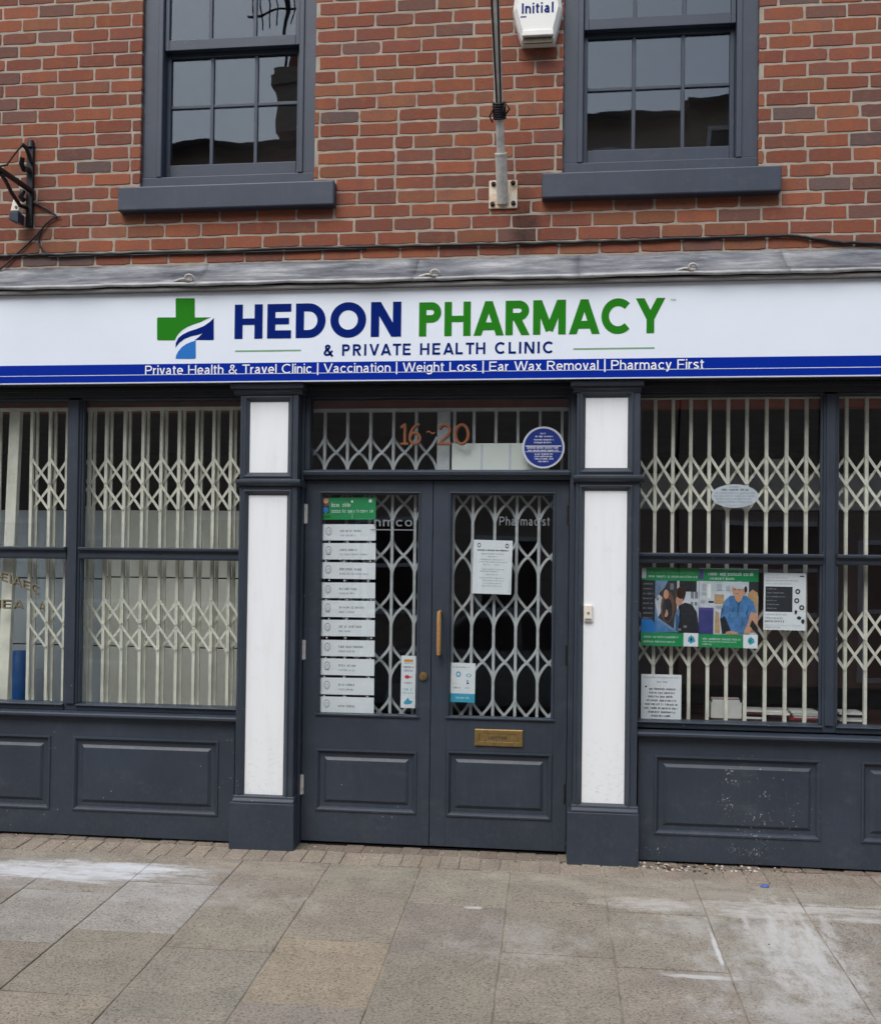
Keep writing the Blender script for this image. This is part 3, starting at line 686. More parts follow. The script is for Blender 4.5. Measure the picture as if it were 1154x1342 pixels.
# ---- doorway: frame, fanlight, two leaves
mb=MB()
for x0,x1 in ((-1.390,-1.374),(.083,.113)): mb.box(x0,x1,-.02,.09,.06,2.546)
mb.box(-1.374,-1.347,-.004,.09,2.139,2.546); mb.box(.071,.083,-.004,.09,2.139,2.546); mb.box(-1.347,.071,-.004,.09,2.535,2.546)
mb.prism_x(-1.374,.083,[(.09,2.084),(-.010,2.084),(-.016,2.100),(-.040,2.106),(-.044,2.124),(-.034,2.132),(.0,2.139),(.09,2.139)])
df=mb.build('door_frame',M['slate'],shop,bevel=.003)
mb=MB(); mb.box(-1.374,.083,.035,.09,.03,.074); mb.build('threshold',M['dark_iron'],df)  # black strip standing in for the shaded gap under the doors
mb=MB(); mb.box(-1.347,.071,.034,.040,2.139,2.535); mb.build('fanlight_pane',M['glass'],df)
def door(x0,x1,gx0,gx1,gz0,gz1,pr,hinge_x,label):
    yf,yb=.02,.065; zb,zt=.087,2.080; mb=MB()
    ox0,ox1,oz0,oz1=gx0-.016,gx1+.016,gz0-.016,gz1+.016; px0,px1,pz0,pz1=pr
    mb.box(x0,ox0,yf,yb,zb,zt); mb.box(ox1,x1,yf,yb,zb,zt)                        # stiles
    mb.box(ox0,ox1,yf+.0004,yb,oz1,zt); mb.box(ox0,ox1,yf+.0004,yb,pz1,oz0); mb.box(ox0,ox1,yf+.0004,yb,zb,pz0)
    mb.box(ox0,px0,yf+.0004,yb,pz0,pz1); mb.box(px1,ox1,yf+.0004,yb,pz0,pz1)
    mb.loops(ox0,ox1,oz0,oz1,[(0,yf),(.001,yf-.003),(.006,yf-.004),(.012,yf+.004),(.016,yf+.014),(.016,yb)],0,fill=False)
    mb.prism_x(ox0-.006,ox1+.006,[(yf+.01,oz0+.002),(yf-.010,oz0+.002),(yf-.012,oz0+.010),(yf+.01,oz0+.017)])
    d=mb.build('door',M['slate'],shop,bevel=.0015); tag(d,label)
    mb=MB(); raised(mb,px0,px1,pz0,pz1,yf); mb.build('raised_panel',M['slate'],d)
    mb=MB(); mb.box(ox0,ox1,yf+.018,yf+.023,oz0,oz1); mb.build('pane',M['glass'],d)
    for zh in (1.895,1.14,.395):
        mb=MB(); s=1 if hinge_x<-.5 else -1
        mb.tube([(hinge_x,yf-.006,zh-.055),(hinge_x,yf-.006,zh+.055)],.0075,10); mb.box(hinge_x,hinge_x+s*.016,yf-.002,yf+.0035,zh-.053,zh+.053)
        for q in (-.033,-.011,.011,.033): mb.tube([(hinge_x,yf-.006,zh+q-.001),(hinge_x,yf-.006,zh+q+.001)],.0082,10)
        mb.build('hinge',M['steel'] if s>0 else M['dark_iron'],d)
    return d
pl_=rect_px(413,545.7,983,1065,.02); pr_=rect_px(584.5,722.5,986,1073,.02)
DL=door(-1.371,-.660,-1.277,-.741,.795,2.004,pl_,-1.3745,'left door leaf with a column of white service strips behind its glass')
DR=door(-.656,.080,-.554,-.007,.797,2.004,pr_,.084,'right door leaf with brass pull handle and letter plate')
# brass furniture
(hx,hz1),(_,hz0)=at(576,802,.0),at(576,857,.0)
mb=MB(); mb.tube([(hx,.02,hz0),(hx,-.022,hz0+.003),(hx,-.034,hz0+.018)],.010,10); mb.tube([(hx,.02,hz1),(hx,-.022,hz1-.003),(hx,-.034,hz1-.018)],.010,10)
mb.tube([(hx,-.034,hz0-.004),(hx,-.037,hz0+.05),(hx,-.037,hz1-.05),(hx,-.034,hz1+.004)],[.0105,.012,.012,.0105],12); mb.build('handle',M['brass'],DR)
x,z_=at(554.5,886.3,.02); mb=MB(); mb.tube([(x,.021,z_),(x,.008,z_)],[.024,.021],20); mb.tube([(x,.008,z_),(x,.003,z_)],[.013,.012],16); mb.box(x-.002,x+.002,.0018,.0032,z_-.006,z_+.006,1); mb.build('lock',[M['brass_dark'],M['ink']],DL)
a=rect_px(621.6,685,956,978.5,.015); mb=MB()
mb.loops(a[0],a[1],a[2],a[3],[(0,.020),(.001,.012),(.006,.010),(.024,.010),(.026,.014),(.028,.014)],0,fill=False)
mb.box(a[0]+.028,a[1]-.028,.0125,.016,a[2]+.026,a[3]-.026)
for u in (a[0]+.010,a[1]-.010):
    for q in (a[2]+.012,a[3]-.012): mb.tube([(u,.0105,q),(u,.0075,q)],.004,8)
plate=mb.build('letter_plate',M['brass_dark'],DR,bevel=.001)
mb=MB(); lettering(mb,'LETTERS',a[0]+.075,a[1]-.075,(a[2]+a[3])/2-.007,.014,.16,.0118); mb.build('plate_lettering',M['ink'],plate)
# silver lettering on the door glass
x0,_=at(490,690,.036); x1,z0=at(540,690,.036); mb=MB(); lettering(mb,'nmco',x0,x1,z0,.050,.13,.0365); mb.box(x0-.02,x1+.01,.0362,.0366,z0-.022,z0-.016); mb.build('etched_lettering',M['silver'],DL)
x0,_=at(654,689,.036); x1,z0=at(720,689,.036); mb=MB(); lettering(mb,'Pharmacist',x0,x1,z0,.048,.13,.0365); mb.build('etched_lettering',M['silver'],DR)
# gilt lettering on the far left pane
for txt_,pa,pb,sl in (('EIAEC',(1,760),(53,760),.30),('IEA',(-2,797),(31,797),0),('A',(51,798),(59,798),.25)):
    x0,z0=at(pa[0],pa[1],.032); x1,_=at(pb[0],pb[1],.032); mb=MB()
    lettering(mb,txt_,x0+.003,x1+.003,z0-.003,.050,.20,.0335,1); lettering(mb,txt_,x0,x1,z0,.050,.12,.0325,0)
    mb.v=[(v[0],v[1],v[2]-(v[0]-x0)*sl-sl*1.6*max(0,v[0]-x0-.08)**2) for v in mb.v]; mb.build('gilt_lettering',[M['gold'],M['shadow_brown']],wl)

# ================================================================== FASCIA SIGN
sign=empty('fascia_sign',(0,-.15,2.6)); tag(sign,'long white and blue pharmacy fascia sign with a green and blue cross','shop sign')
YS=-.160
mb=MB(); mb.box(XL,XR,YS,-.129,2.601,3.0975); place(mb,'sign_face',M['sign_white'],sign,bevel=.002)
mb=MB(); mb.box(XL,XR,YS-.003,YS-.0005,2.603,2.703); place(mb,'blue_strip',M['sign_blue'],sign)
mb=MB(); mb.box(XL,XR,YS-.006,YS-.003,2.598,2.604); mb.box(XL,XR,YS-.0042,YS-.0031,2.642,2.6455); place(mb,'pale_line',M['paleline'],sign)
def word(name,text,pxa,pxb,pyb,pyt,wgt,mat,y,track=.17,space=.34,split=None,base=None):
    x0,zb=at(pxa[0],pxa[1],y); x1,zb2=at(pxb[0],pxb[1],y); cap=at(pxa[0],pyt,y)[1]-at(pxa[0],pyb,y)[1]; z0=(zb+zb2)/2 if base is None else base
    if split is None: mb=MB(); lettering(mb,text,x0,x1,z0,cap,wgt,y,track=track,space=space); return place(mb,name,mat,sign)
    parts=[]; cur=''
    full=[]; cx=0; last=0                       # advance of every character, as in lettering()
    for ch in text:
        if ch==' ': full.append((ch,cx,cx)); cx+=space; continue
        W,_=glyph(ch,wgt); full.append((ch,cx,cx+W)); last=track*(.55 if ch in 'AVYWT' else 1); cx+=W+last
    sx=(x1-x0)/(cx-last); grp=[]
    for f in full:
        if f[0]==' ': parts.append(grp); grp=[]; continue
        if split=='letter': parts.append([f]); continue
        grp.append(f)
    parts.append(grp)
    for g_ in parts:
        if g_: mb=MB(); lettering(mb,''.join(q[0] for q in g_),x0+g_[0][1]*sx,x0+g_[-1][2]*sx,z0,cap,wgt,y,track=track,space=space); place(mb,name,mat,sign)
yv=YS-.0012
word('shop_name_letter','HEDON',(307,443.6),(525.3,441.5),443.6,398.6,.232,M['navy'],yv,.13,split='letter')
word('shop_name_letter','PHARMACY',(548.7,440.5),(871.5,436.5),440.5,395.8,.224,M['green'],yv,.10,split='letter')
word('subtitle_letter','& PRIVATE HEALTH CLINIC',(423.8,466),(725,463.2),466,451,.19,M['navy'],yv,.26,.55,split='letter')
yb_=YS-.0042
word('services_word','Private Health & Travel Clinic | Vaccination | Weight Loss | Ear Wax Removal | Pharmacy First',(190,492.4),(922,486),492.4,480.4,.125,M['vinyl_white'],yb_-.001,.098,.40,split='word',base=2.6440)
for xa,xb,py in ((308,394,459.5),(751,857.5,456.5)):
    (x0,z0),(x1,z1)=at(xa,py,yv),at(xb,py,yv); mb=MB(); mb.box(x0,x1,yv,yv+.001,(z0+z1)/2-.004,(z0+z1)/2+.004); place(mb,'rule_line',M['sage'],sign)
zc_=zin(190,380,3.297)
def lg(pts,dy): return [zc_(x,y,yv-dy) for x,y in pts]
mb=MB()
mb.poly(lg([(132,38),(136,35),(211,35),(215,38),(215,118),(285,118),(268,124),(240,138),(212,147),(185,158),(162,172),(143,190),(132,208),(129,217),(56,217),(52,213),(52,122),(56,118),(132,118)],0),yv,0)
mb.poly(lg([(297,120),(297,213),(294,216),(214,216),(232,203),(248,187),(226,194),(200,199),(170,211),(148,228),(131,249),(133,228),(144,207),(162,192),(190,178),(222,168),(254,155),(280,137)],0),yv,1)
mb.poly(lg([(132,297),(134,283),(143,265),(158,247),(178,233),(199,224),(219,218),(219,293),(215,297)],0),yv,2)
place(mb,'cross_logo',[M['green'],M['navy'],M['skyblue']],sign)
x0,z0=at(878,394.5,yv); mb=MB(); lettering(mb,'TM',x0,x0+.028,z0,.012,.2,yv); place(mb,'small_mark',M['ink_pale'],sign)

# ================================================================== FOLDING SECURITY GRILLES (behind the glass)
YG=.12
def flat_strap(pts,width,y,th):
    """a flat steel strip following pts in the facade plane"""
    mb=MB(); P=[Vector(p) for p in pts]; n=len(P); v=[]
    for i,p in enumerate(P):
        d=(P[min(i+1,n-1)]-P[max(i-1,0)]).normalized(); q=Vector((-d.y,d.x))*width/2
        a,b=p+q,p-q; v+= [(a.x,y,a.y),(b.x,y,b.y),(b.x,y+th,b.y),(a.x,y+th,a.y)]
    f=[]
    for k in range(n-1):
        for i in range(4): j=(i+1)%4; f.append((4*k+i,4*k+j,4*k+4+j,4*k+4+i))
    f+=[(3,2,1,0),(4*n-4,4*n-3,4*n-2,4*n-1)]
    return mb.add(v,f,0)
def upright(x,z0,z1,wd=.0175,pair=False):
    mb=MB(); mb.box(x-wd/2,x+wd/2,YG-.012,YG-.008,z0,z1); mb.box(x-wd/2,x-wd/2+.003,YG-.0079,YG+.010,z0,z1); mb.box(x+wd/2-.003,x+wd/2,YG-.0079,YG+.010,z0,z1)
    if pair: mb.box(x+wd/2+.001,x+wd/2+.017,YG+.020,YG+.032,z0,z1)
    return mb
def rivet(mb,x,z_): mb.tube([(x,YG-.019,z_),(x,YG-.012,z_)],.005,8)
def window_grille(name,label,ups,z0,z1,bands,posts=()):
    g=empty(name,(sum(ups)/len(ups),YG,z0)); tag(g,label,'security grille','folding security grilles behind the glass')
    for x in ups: place(upright(x,z0,z1,pair='plain grey' in label),'upright',M['grille'],g)
    for x,wd in posts:
        mb=MB(); mb.box(x-wd/2,x+wd/2,YG-.02,YG+.02,z0,z1); mb.v=[(a+(c-2.36)*.028,b,c) for a,b,c in mb.v]; place(mb,'lock_post',M['grille'],g,bevel=.004)
    for a,b in zip(ups[:-1],ups[1:]):
        if b-a>.17 or any(a<p<b for p,_ in posts): continue
        for zt,zb in bands:
            j=random.uniform(-.004,.004)
            mb=flat_strap([(a,zt+j),(b,zb+j)],.0145,YG-.016,.003); rivet(mb,a,zt+j-.006); rivet(mb,b,zb+j+.006); place(mb,'cross_strap',M['grille'],g)
            place(flat_strap([(b,zt+j),(a,zb+j)],.0140,YG+.014,.003),'cross_strap',M['grille'],g)
    mb=MB(); mb.box(ups[0]-.12,ups[-1]+.03,YG-.018,YG+.02,z0-.016,z0); mb.box(ups[0]-.12,ups[-1]+.03,YG-.012,YG+.02,z1,z1+.018); place(mb,'track',M['grille'],g)
    return g
upsL=[-3.47,-3.365,-3.26]+[-3.031,-2.918,-2.814]+[-2.678,-2.575,-2.464,-2.354,-2.244,-2.138,-2.033,-1.933,-1.833,-1.735]
window_grille('security_grille','cream folding steel grille behind the window with plain grey boards',upsL,.80,2.492,[(2.221,2.068),(2.062,1.916),(1.407,1.258),(1.252,1.112)],[(-3.136,.066)])
upsR=[.445,.541,.635,.729,.827,.925,1.023,1.126,1.230,1.332]+[1.434+.103*k for k in range(8)]
window_grille('security_grille','cream folding steel grille behind the window with the two green posters',upsR,.80,2.535,[(2.223,2.070),(2.064,1.920),(1.400,1.246),(1.238,1.090)])
g=empty('security_grille',(-.61,YG,.1)); tag(g,'grey folding steel grille with curved straps behind the double doors','security grille','folding security grilles behind the glass')
uL=[-1.40,-1.287,-1.157,-1.026,-.896,-.768]; uR=[-.554,-.446,-.324,-.203,-.082,.038]
for x in uL+uR:
    if x>-1.39: place(upright(x,.11,2.475,.0155),'upright',M['grille_grey'],g)
mb=MB(); mb.box(-.650,-.577,YG-.02,YG+.02,.11,2.475); place(mb,'lock_post',M['grille_grey'],g,bevel=.004)
mb=MB(); mb.box(-1.374,.083,YG-.014,YG+.02,2.475,2.493); mb.box(-1.374,.083,YG-.014,YG+.02,.10,.112); place(mb,'track',M['grille_grey'],g)
def scurve(a,b,zc,hh,flip):
    """one strap from the upright at a down to the upright at b: nearly straight above the crossing, bowed like a pointed arch below it"""
    pts=[]; hu,hl=.088,.118; N_=9
    for i in range(N_+1):
        k=1-i/N_; x=.5-.5*(.45*k+.55*math.sin(math.pi/2*k)); pts.append((x,zc+hu*k))
    for i in range(1,N_+1):
        k=i/N_; x=.5+.5*math.sin(math.pi/2*k**.82); pts.append((x,zc-hl*k))
    return [((a+(b-a)*x) if not flip else (b-(b-a)*x),z_) for x,z_ in pts]
for ups,extra in ((uL,-.650),(uR,None)):
    prs=list(zip(ups[:-1],ups[1:]))+([(-.768,-.652)] if extra else [])
    for a,b in prs:
        for zc in (2.245,1.956,1.668,1.381,1.086,.794,.505,.216):
            if zc<.7: continue
            if not extra and zc>2.1: continue
            for fl_ in (0,1):
                pts=[p for p in scurve(a,b,zc,.098,fl_)]
                if zc<.8: pass
                place(flat_strap(pts,.0145,YG-.014 if fl_ else YG+.013,.003),'cross_strap',M['grille_grey'],g)

# ================================================================== DISPLAY BEHIND THE WINDOWS
def board(name,label,x0,x1,y,zs,mat,grp=None):
    b_=empty(name,((x0+x1)/2,y,zs[0])); tag(b_,label,'display board',grp)
    for a,c in zip(zs[:-1],zs[1:]):
        mb=MB(); mb.box(x0,x1,y,y+.018,a+.004,c-.004); place(mb,'board_panel',mat,b_,bevel=.003)
    mb=MB(); mb.box(x0+.02,x1-.02,y+.019,y+.05,zs[0],zs[-1]-.02); place(mb,'board_frame',M['dark_iron'],b_)
x0,_=at(136,760,.55); x1,_=at(330,760,.55)
zs=[.70,at(205,848,.55)[1],at(205,757,.55)[1],at(205,668,.55)[1]]
board('display_board','tall cream display board of three panels behind the wide left window',x0,x1,.55,zs,M['board_cream'])
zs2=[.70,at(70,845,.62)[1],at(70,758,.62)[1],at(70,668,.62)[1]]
board('display_board','grey display board behind the far left pane with gilt lettering',-3.75,at(134,760,.62)[0],.62,zs2,M['board_grey'])  # real board; its right end also stands in for a bluish reflection
mb=MB(); xa,za=at(13.5,853,.42); xb,_=at(33,853,.42); zb=.74
mb.tube([((xa+xb)/2,.46,zb),((xa+xb)/2,.46,za-.004),((xa+xb)/2,.46,za)],[(xb-xa)/2,(xb-xa)/2,(xb-xa)/2-.004],20); o=mb.build('display_tube',M['card_blue']); tag(o,'upright blue tube standing low in the far left window','tube')
mb=MB(); mb.box(XL,-1.45,.16,.9,.69,.74); o=mb.build('window_shelf',M['wood_dark'],shop); mb=MB(); mb.box(.30,XR,.16,.9,.70,.795); mb.build('window_shelf',M['wood_dark'],shop)
mb=MB(); mb.box(XL,XR,.16,.24,2.495,2.72); mb.build('lintel_board',plain('reddish_wood_lintel',(168,82,62),.6,var=.2,scale=10),shop)
# grey box standing in for a reflection, and books/boxes behind the right-hand window
def seen(px0,px1,py0,py1,y): return rect_px(px0,px1,py0,py1,y)
a=seen(838,1140,620,668,1.0); refl_box=empty('display_cabinet',((a[0]+a[1])/2,1.0,a[2])); tag(refl_box,'long grey cabinet top in the dark behind the right window','cabinet')
mb=MB(); mb.box(a[0]-.3,a[1]+.6,1.0,1.4,a[2],a[3]); place(mb,'cabinet_top',M['grey_unit'],refl_box,bevel=.01)
mb=MB(); mb.box(a[0]-.28,a[1]+.55,1.02,1.36,.9,a[2]-.002); place(mb,'cabinet_body',M['wood_dark'],refl_box,bevel=.01)
lb=['short white carton lying on the cabinet behind the oval sticker','white paper bag heap on the cabinet left of the oval sticker','flat white pack on the cabinet near the right mullion']
for i,(p0,p1,q0,q1) in enumerate(((900,922,583,600),(950,985,592,604),(1000,1030,590,604))):
    r_=seen(p0,p1,q0,q1,1.1); mb=MB(); mb.box(r_[0],r_[1],1.1,1.22,a[3]+.001,a[3]+.06+.02*i); o=mb.build('carton',M['card_white'],bevel=.006); tag(o,lb[i],'carton','cartons on the dark cabinet')
r_=seen(931,971,922,945,.27); zb=.797
bx=empty('leaflet_box',((r_[0]+r_[1])/2,.30,zb)); tag(bx,'open white box of red-edged leaflets on the right window shelf','box')
mb=MB(); x0,x1=r_[0],r_[1]; h_=.085; mb.box(x0,x1,.26,.265,zb,zb+h_); mb.box(x0,x1,.365,.37,zb,zb+h_); mb.box(x0,x0+.004,.265,.365,zb,zb+h_); mb.box(x1-.004,x1,.265,.365,zb,zb+h_); mb.box(x0+.004,x1-.004,.265,.365,zb,zb+.006); place(mb,'carton_wall',M['card_white'],bx)
mb=MB()
for k in range(12): y_=.27+k*.0078; mb.box(x0+.008,x1-.008,y_,y_+.004,zb+.007,zb+h_+.012+random.uniform(-.004,.012),k%3>0)
place(mb,'leaflets',[M['card_white'],M['card_red']],bx)
lbs=['stack of leaflets beside the white leaflet box','dark-striped leaflet pile in the middle of the right window shelf','pink and white leaflet pile next to the mullion','leaflet pile beyond the right mullion']
for i,(p0,p1) in enumerate(((976,1003),(1004,1034),(1036,1072),(1098,1130))):
    r_=seen(p0,p1,935,948,.28); st=empty('leaflet_stack',((r_[0]+r_[1])/2,.32,zb)); tag(st,lbs[i],'leaflets','leaflet stacks on the window shelf')
    for k in range(4):
        s_=random.uniform(-.012,.012); mb=MB(); mb.box(r_[0]+s_,r_[1]+s_,.26+abs(s_),.42,zb+.0125*k,zb+.0125*k+.011); place(mb,'leaflet',[M['card_white'],M['night'],M['card_red'],M['card_white']][(k+i)%4] if k<3 else M['card_white'],st)

# ================================================================== NOTICES, POSTERS AND STICKERS (flat prints on the glass)
class Print:
    """one flat sheet with its printing, laid out in u,v (0..1 from the lower left corner)"""
    def __init__(s,r,y,paper,tilt=0.0,th=.0012):
        s.r=r; s.y=y; s.mats=[paper]; s.mb=MB(); s.k=0; s.t=tilt; s.mb.box(0,1,y,y+th,0,1,0)
        s.mb.v=[s.P(a,c)[:1]+(b,)+s.P(a,c)[2:] for a,b,c in s.mb.v]
    def P(s,u,v):
        x0,x1,z0,z1=s.r; x=x0+(x1-x0)*u; z_=z0+(z1-z0)*v; cx,cz=(x0+x1)/2,(z0+z1)/2
        return (cx+(x-cx)*math.cos(s.t)-(z_-cz)*math.sin(s.t), s.y-.0004-.00012*s.k, cz+(x-cx)*math.sin(s.t)+(z_-cz)*math.cos(s.t))
    def mi(s,m):
        if m not in s.mats: s.mats.append(m)
        return s.mats.index(m)
    def rect(s,u0,u1,v0,v1,m): s.poly([(u0,v0),(u1,v0),(u1,v1),(u0,v1)],m)
    def poly(s,pts,m,up=True):
        s.mb.add([s.P(u,v) for u,v in pts],[tuple(range(len(pts)))],s.mi(m))
        if up: s.k+=1
    def ell(s,u,v,ru,rv,m,n=20): s.poly([(u+ru*math.cos(6.2832*i/n),v+rv*math.sin(6.2832*i/n)) for i in range(n)],m)
    def ring(s,u,v,ru,rv,m,t=.25,n=18):
        o=[(math.cos(6.2832*i/n),math.sin(6.2832*i/n)) for i in range(n)]
        pts=[s.P(u+ru*a,v+rv*b) for a,b in o]+[s.P(u+ru*(1-t)*a,v+rv*(1-t)*b) for a,b in o]
        s.mb.add(pts,[(i,(i+1)%n,n+(i+1)%n,n+i) for i in range(n)],s.mi(m)); s.k+=1
    def text(s,u0,u1,v,h,m,seed=None,bold=.62):
        """illegibly small print: one line of letter-sized marks with word gaps"""
        x0,x1,z0,z1=s.r; W=(x1-x0); hh=h*(z1-z0); adv=hh*.62/W; u=u0; left=random.randint(3,9); mi=s.mi(m)
        while u+adv*.7<u1:
            if left==0: left=random.randint(2,9); u+=adv*.8; continue
            t=random.choice((1,1,1.35,.98)); lo=v-(h*.3 if random.random()<.12 else 0); cw=adv*bold*random.uniform(.8,1.1)
            kind=random.random()
            if kind<.35: s.mb.add([s.P(a,b) for a,b in ((u,lo),(u+cw*.38,lo),(u+cw*.38,v+h*t*.8),(u,v+h*t*.8))],[(0,1,2,3)],mi); s.mb.add([s.P(a,b) for a,b in ((u+cw*.62,v),(u+cw,v),(u+cw,v+h*.75),(u+cw*.62,v+h*.75))],[(0,1,2,3)],mi)
            elif kind<.75: s.mb.add([s.P(a,b) for a,b in ((u,v),(u+cw,v),(u+cw,v+h*.28),(u,v+h*.28))],[(0,1,2,3)],mi); s.mb.add([s.P(a,b) for a,b in ((u,v+h*.5),(u+cw,v+h*.5),(u+cw,v+h*.78),(u,v+h*.78))],[(0,1,2,3)],mi)
            else: s.mb.add([s.P(a,b) for a,b in ((u,v),(u+cw*.42,v),(u+cw*.42,v+h*t*.8),(u,v+h*t*.8))],[(0,1,2,3)],mi)
            u+=adv; left-=1
        s.k+=1
    def build(s,name,label,cat,group=None): o=s.mb.build(name,s.mats); return tag(o,label,cat,group)
YN=.0475   # just inside the shop-window glass
YD=.0455   # just inside the door glass (glass lies at .038-.043)
# column of service strips on the left door
p=Print(rect_px(422,492.3,652,681,YD),YD,M['nhs_green'],R(.6))
p.rect(.02,.13,.62,1.0,M['skin_dark']); p.ell(.07,.86,.05,.13,M['skin']); p.rect(.01,.13,.30,.62,M['night']); p.ell(.065,.44,.055,.14,M['bright_blue']); p.rect(.01,.15,.08,.20,M['green'])
p.text(.18,.60,.58,.17,M['paper']); p.text(.18,.97,.32,.14,M['paper']); p.rect(.555,.575,.02,.28,M['sage']); p.ell(.56,.82,.018,.06,M['paper']); p.ell(.90,.84,.03,.08,M['paper'])
p.build('service_header','green header card with white print above the service strips on the left door','notice')
tops=[687,711.8,737.2,763.5,787.3,812.5,839,863.5,888.5,913.6]; bots=[708.3,733.3,758.8,784,809,834,860.3,885.2,910.6,934.5]
ordn=['topmost white service strip directly under the green header card','second white service strip below the green header card','third white service strip below the green header card','fourth white service strip below the green header card','fifth white service strip counted down from the green header','sixth white service strip counted down from the green header','seventh white strip, fourth up from the bottom of the left door column','eighth white strip, third up from the bottom of the left door column','ninth white strip, the last but one in the left door column','lowest white service strip at the foot of the left door glass']
icons=[0,1,2,3,4,5,6,7,8,9]
for i,(t0,b0) in enumerate(zip(tops,bots)):
    xa=421.4-2.6*i/9; xb=492.4-2.6*i/9
    p=Print(rect_px(xa,xb,t0,b0,YD),YD,M['paper'],R(random.uniform(-.3,.5)))
    p.ring(.13,.55,.055,.26,M['ink_grey'],.16); p.ring(.135,.5,.028,.14,M['ink_pale'],.3)
    if i%3==1: p.rect(.09,.17,.28,.32,M['ink_grey'])
    p.text(.34,.34+random.choice((.34,.42,.47)),.53 if i<9 else .36,.15,M['ink']); 
    if i<9: p.text(.34,.34+random.choice((.22,.30,.55)),.26,.12,M['ink_grey'])
    for u in (.12,.45,.9):
        k=random.uniform(-.04,.04); p.ell(u+k,-.10,.016,.05,M['paper'],8)
    p.build('service_strip',ordn[i],'notice','white service strips on the left door')
# payment sticker, opening-hours sticker, A4 notice on the right door
p=Print(rect_px(525.2,544.3,859.5,928,YD),YD,M['paper'],R(-.4))
p.rect(.2,.8,.88,.93,M['print_orange']); p.text(.2,.85,.845,.03,M['ink_grey']); p.text(.18,.86,.765,.045,M['navy']); p.text(.2,.84,.70,.04,M['purple']); p.ell(.42,.595,.17,.035,M['print_red']); p.rect(.6,.75,.585,.605,M['print_red']); p.text(.2,.82,.47,.035,M['ink_grey'])
p.text(.15,.86,.335,.05,M['teal']); p.text(.15,.86,.275,.03,M['teal']); p.poly([(.2,.10),(.5,.20),(.62,.15),(.85,.13),(.7,.08),(.3,.07)],M['teal']); p.build('payment_sticker','narrow white sticker of coloured card logos at the inner edge of the left door glass','sticker')
p=Print(rect_px(619.5,670.5,708,778.5,YD),YD,M['paper'],R(-1.2))
for u in (.14,.86): p.ring(u,.90,.045,.045,M['ink'],.4); p.rect(u-.02,u+.02,.86,.875,M['ink'])
p.text(.10,.92,.80,.030,M['ink'],bold=.85)
for v,a_,b_,h_ in ((.735,.2,.8,.022),(.685,.38,.63,.022),(.63,.18,.8,.02),(.585,.15,.88,.02),(.535,.26,.45,.02),(.535,.56,.68,.02),(.45,.22,.8,.02),(.41,.18,.66,.02),(.35,.34,.66,.022),(.29,.18,.82,.018),(.24,.25,.8,.018),(.19,.28,.75,.018),(.14,.24,.76,.018)): p.text(a_,b_,v,h_,M['ink_grey'])
p.rect(.945,.955,.03,.27,M['ink_pale']); p.build('paper_notice','white sheet notice taped inside the right door glass','notice')
p=Print(rect_px(590.3,622.4,869,920.5,YD),YD,M['paper'],R(-.6))
p.rect(0,1,0,.22,M['teal']); p.text(.22,.82,.09,.055,M['paper']); p.text(.10,.75,.875,.04,M['ink']); p.ring(.31,.71,.10,.075,M['teal'],.45); p.ring(.73,.69,.11,.045,M['teal'],.3); p.rect(.66,.72,.53,.57,M['ink_grey']); p.rect(.66,.74,.47,.51,M['navy']); p.text(.12,.42,.35,.045,M['ink']); p.text(.6,.82,.35,.045,M['teal']); p.text(.1,.3,.47,.02,M['print_orange'])
p.build('hours_sticker','pale sticker with blue foot at the lower left corner of the right door glass','sticker')
# white board and plaque in the fanlight
a=rect_px(591.8,700,581,616,.085); wb=empty('fanlight_board',((a[0]+a[1])/2,.085,a[2])); tag(wb,'white board standing in the right half of the fanlight','board')
mb=MB(); mb.box(a[0],a[1]+.08,.083,.092,2.125,a[3]); place(mb,'board_face',M['backing'],wb,bevel=.002)
mb=MB()
for u in (631,668): x,_=at(u,600,.08); mb.box(x-.006,x+.006,.0815,.0828,2.13,a[3]-.006)
place(mb,'board_batten',M['wall_print'],wb)
cx,cz=at(711.7,586.5,.026); pq=empty('blue_plaque',(cx,.026,cz)); tag(pq,'round blue plaque with white lettering at the right of the fanlight','plaque')
mb=MB(); mb.disc(cx,cz,.020,.114,.114,0,40,.010); place(mb,'plaque_rim',M['plaque_rim'],pq); mb=MB(); mb.disc(cx,cz,.0185,.103,.103,0,40,.001); place(mb,'plaque_disc',M['plaque'],pq)
p=Print((cx-.1,cx+.1,cz-.1,cz+.1),.0180,M['plaque']); p.mb=MB()
for v,a_,b_ in ((.86,.42,.58),(.78,.28,.76),(.69,.24,.78),(.615,.25,.72),(.47,.06,.94),(.40,.08,.92),(.30,.27,.76),(.235,.26,.75),(.17,.27,.78),(.10,.36,.64)): p.text(a_,b_,v,.042,M['vinyl_white'],bold=.8)
p.rect(.02,.98,.525,.545,M['vinyl_white']); p.rect(.02,.98,.375,.385,M['vinyl_white']); fix_parent(p.mb.build('plaque_lettering',p.mats),pq)
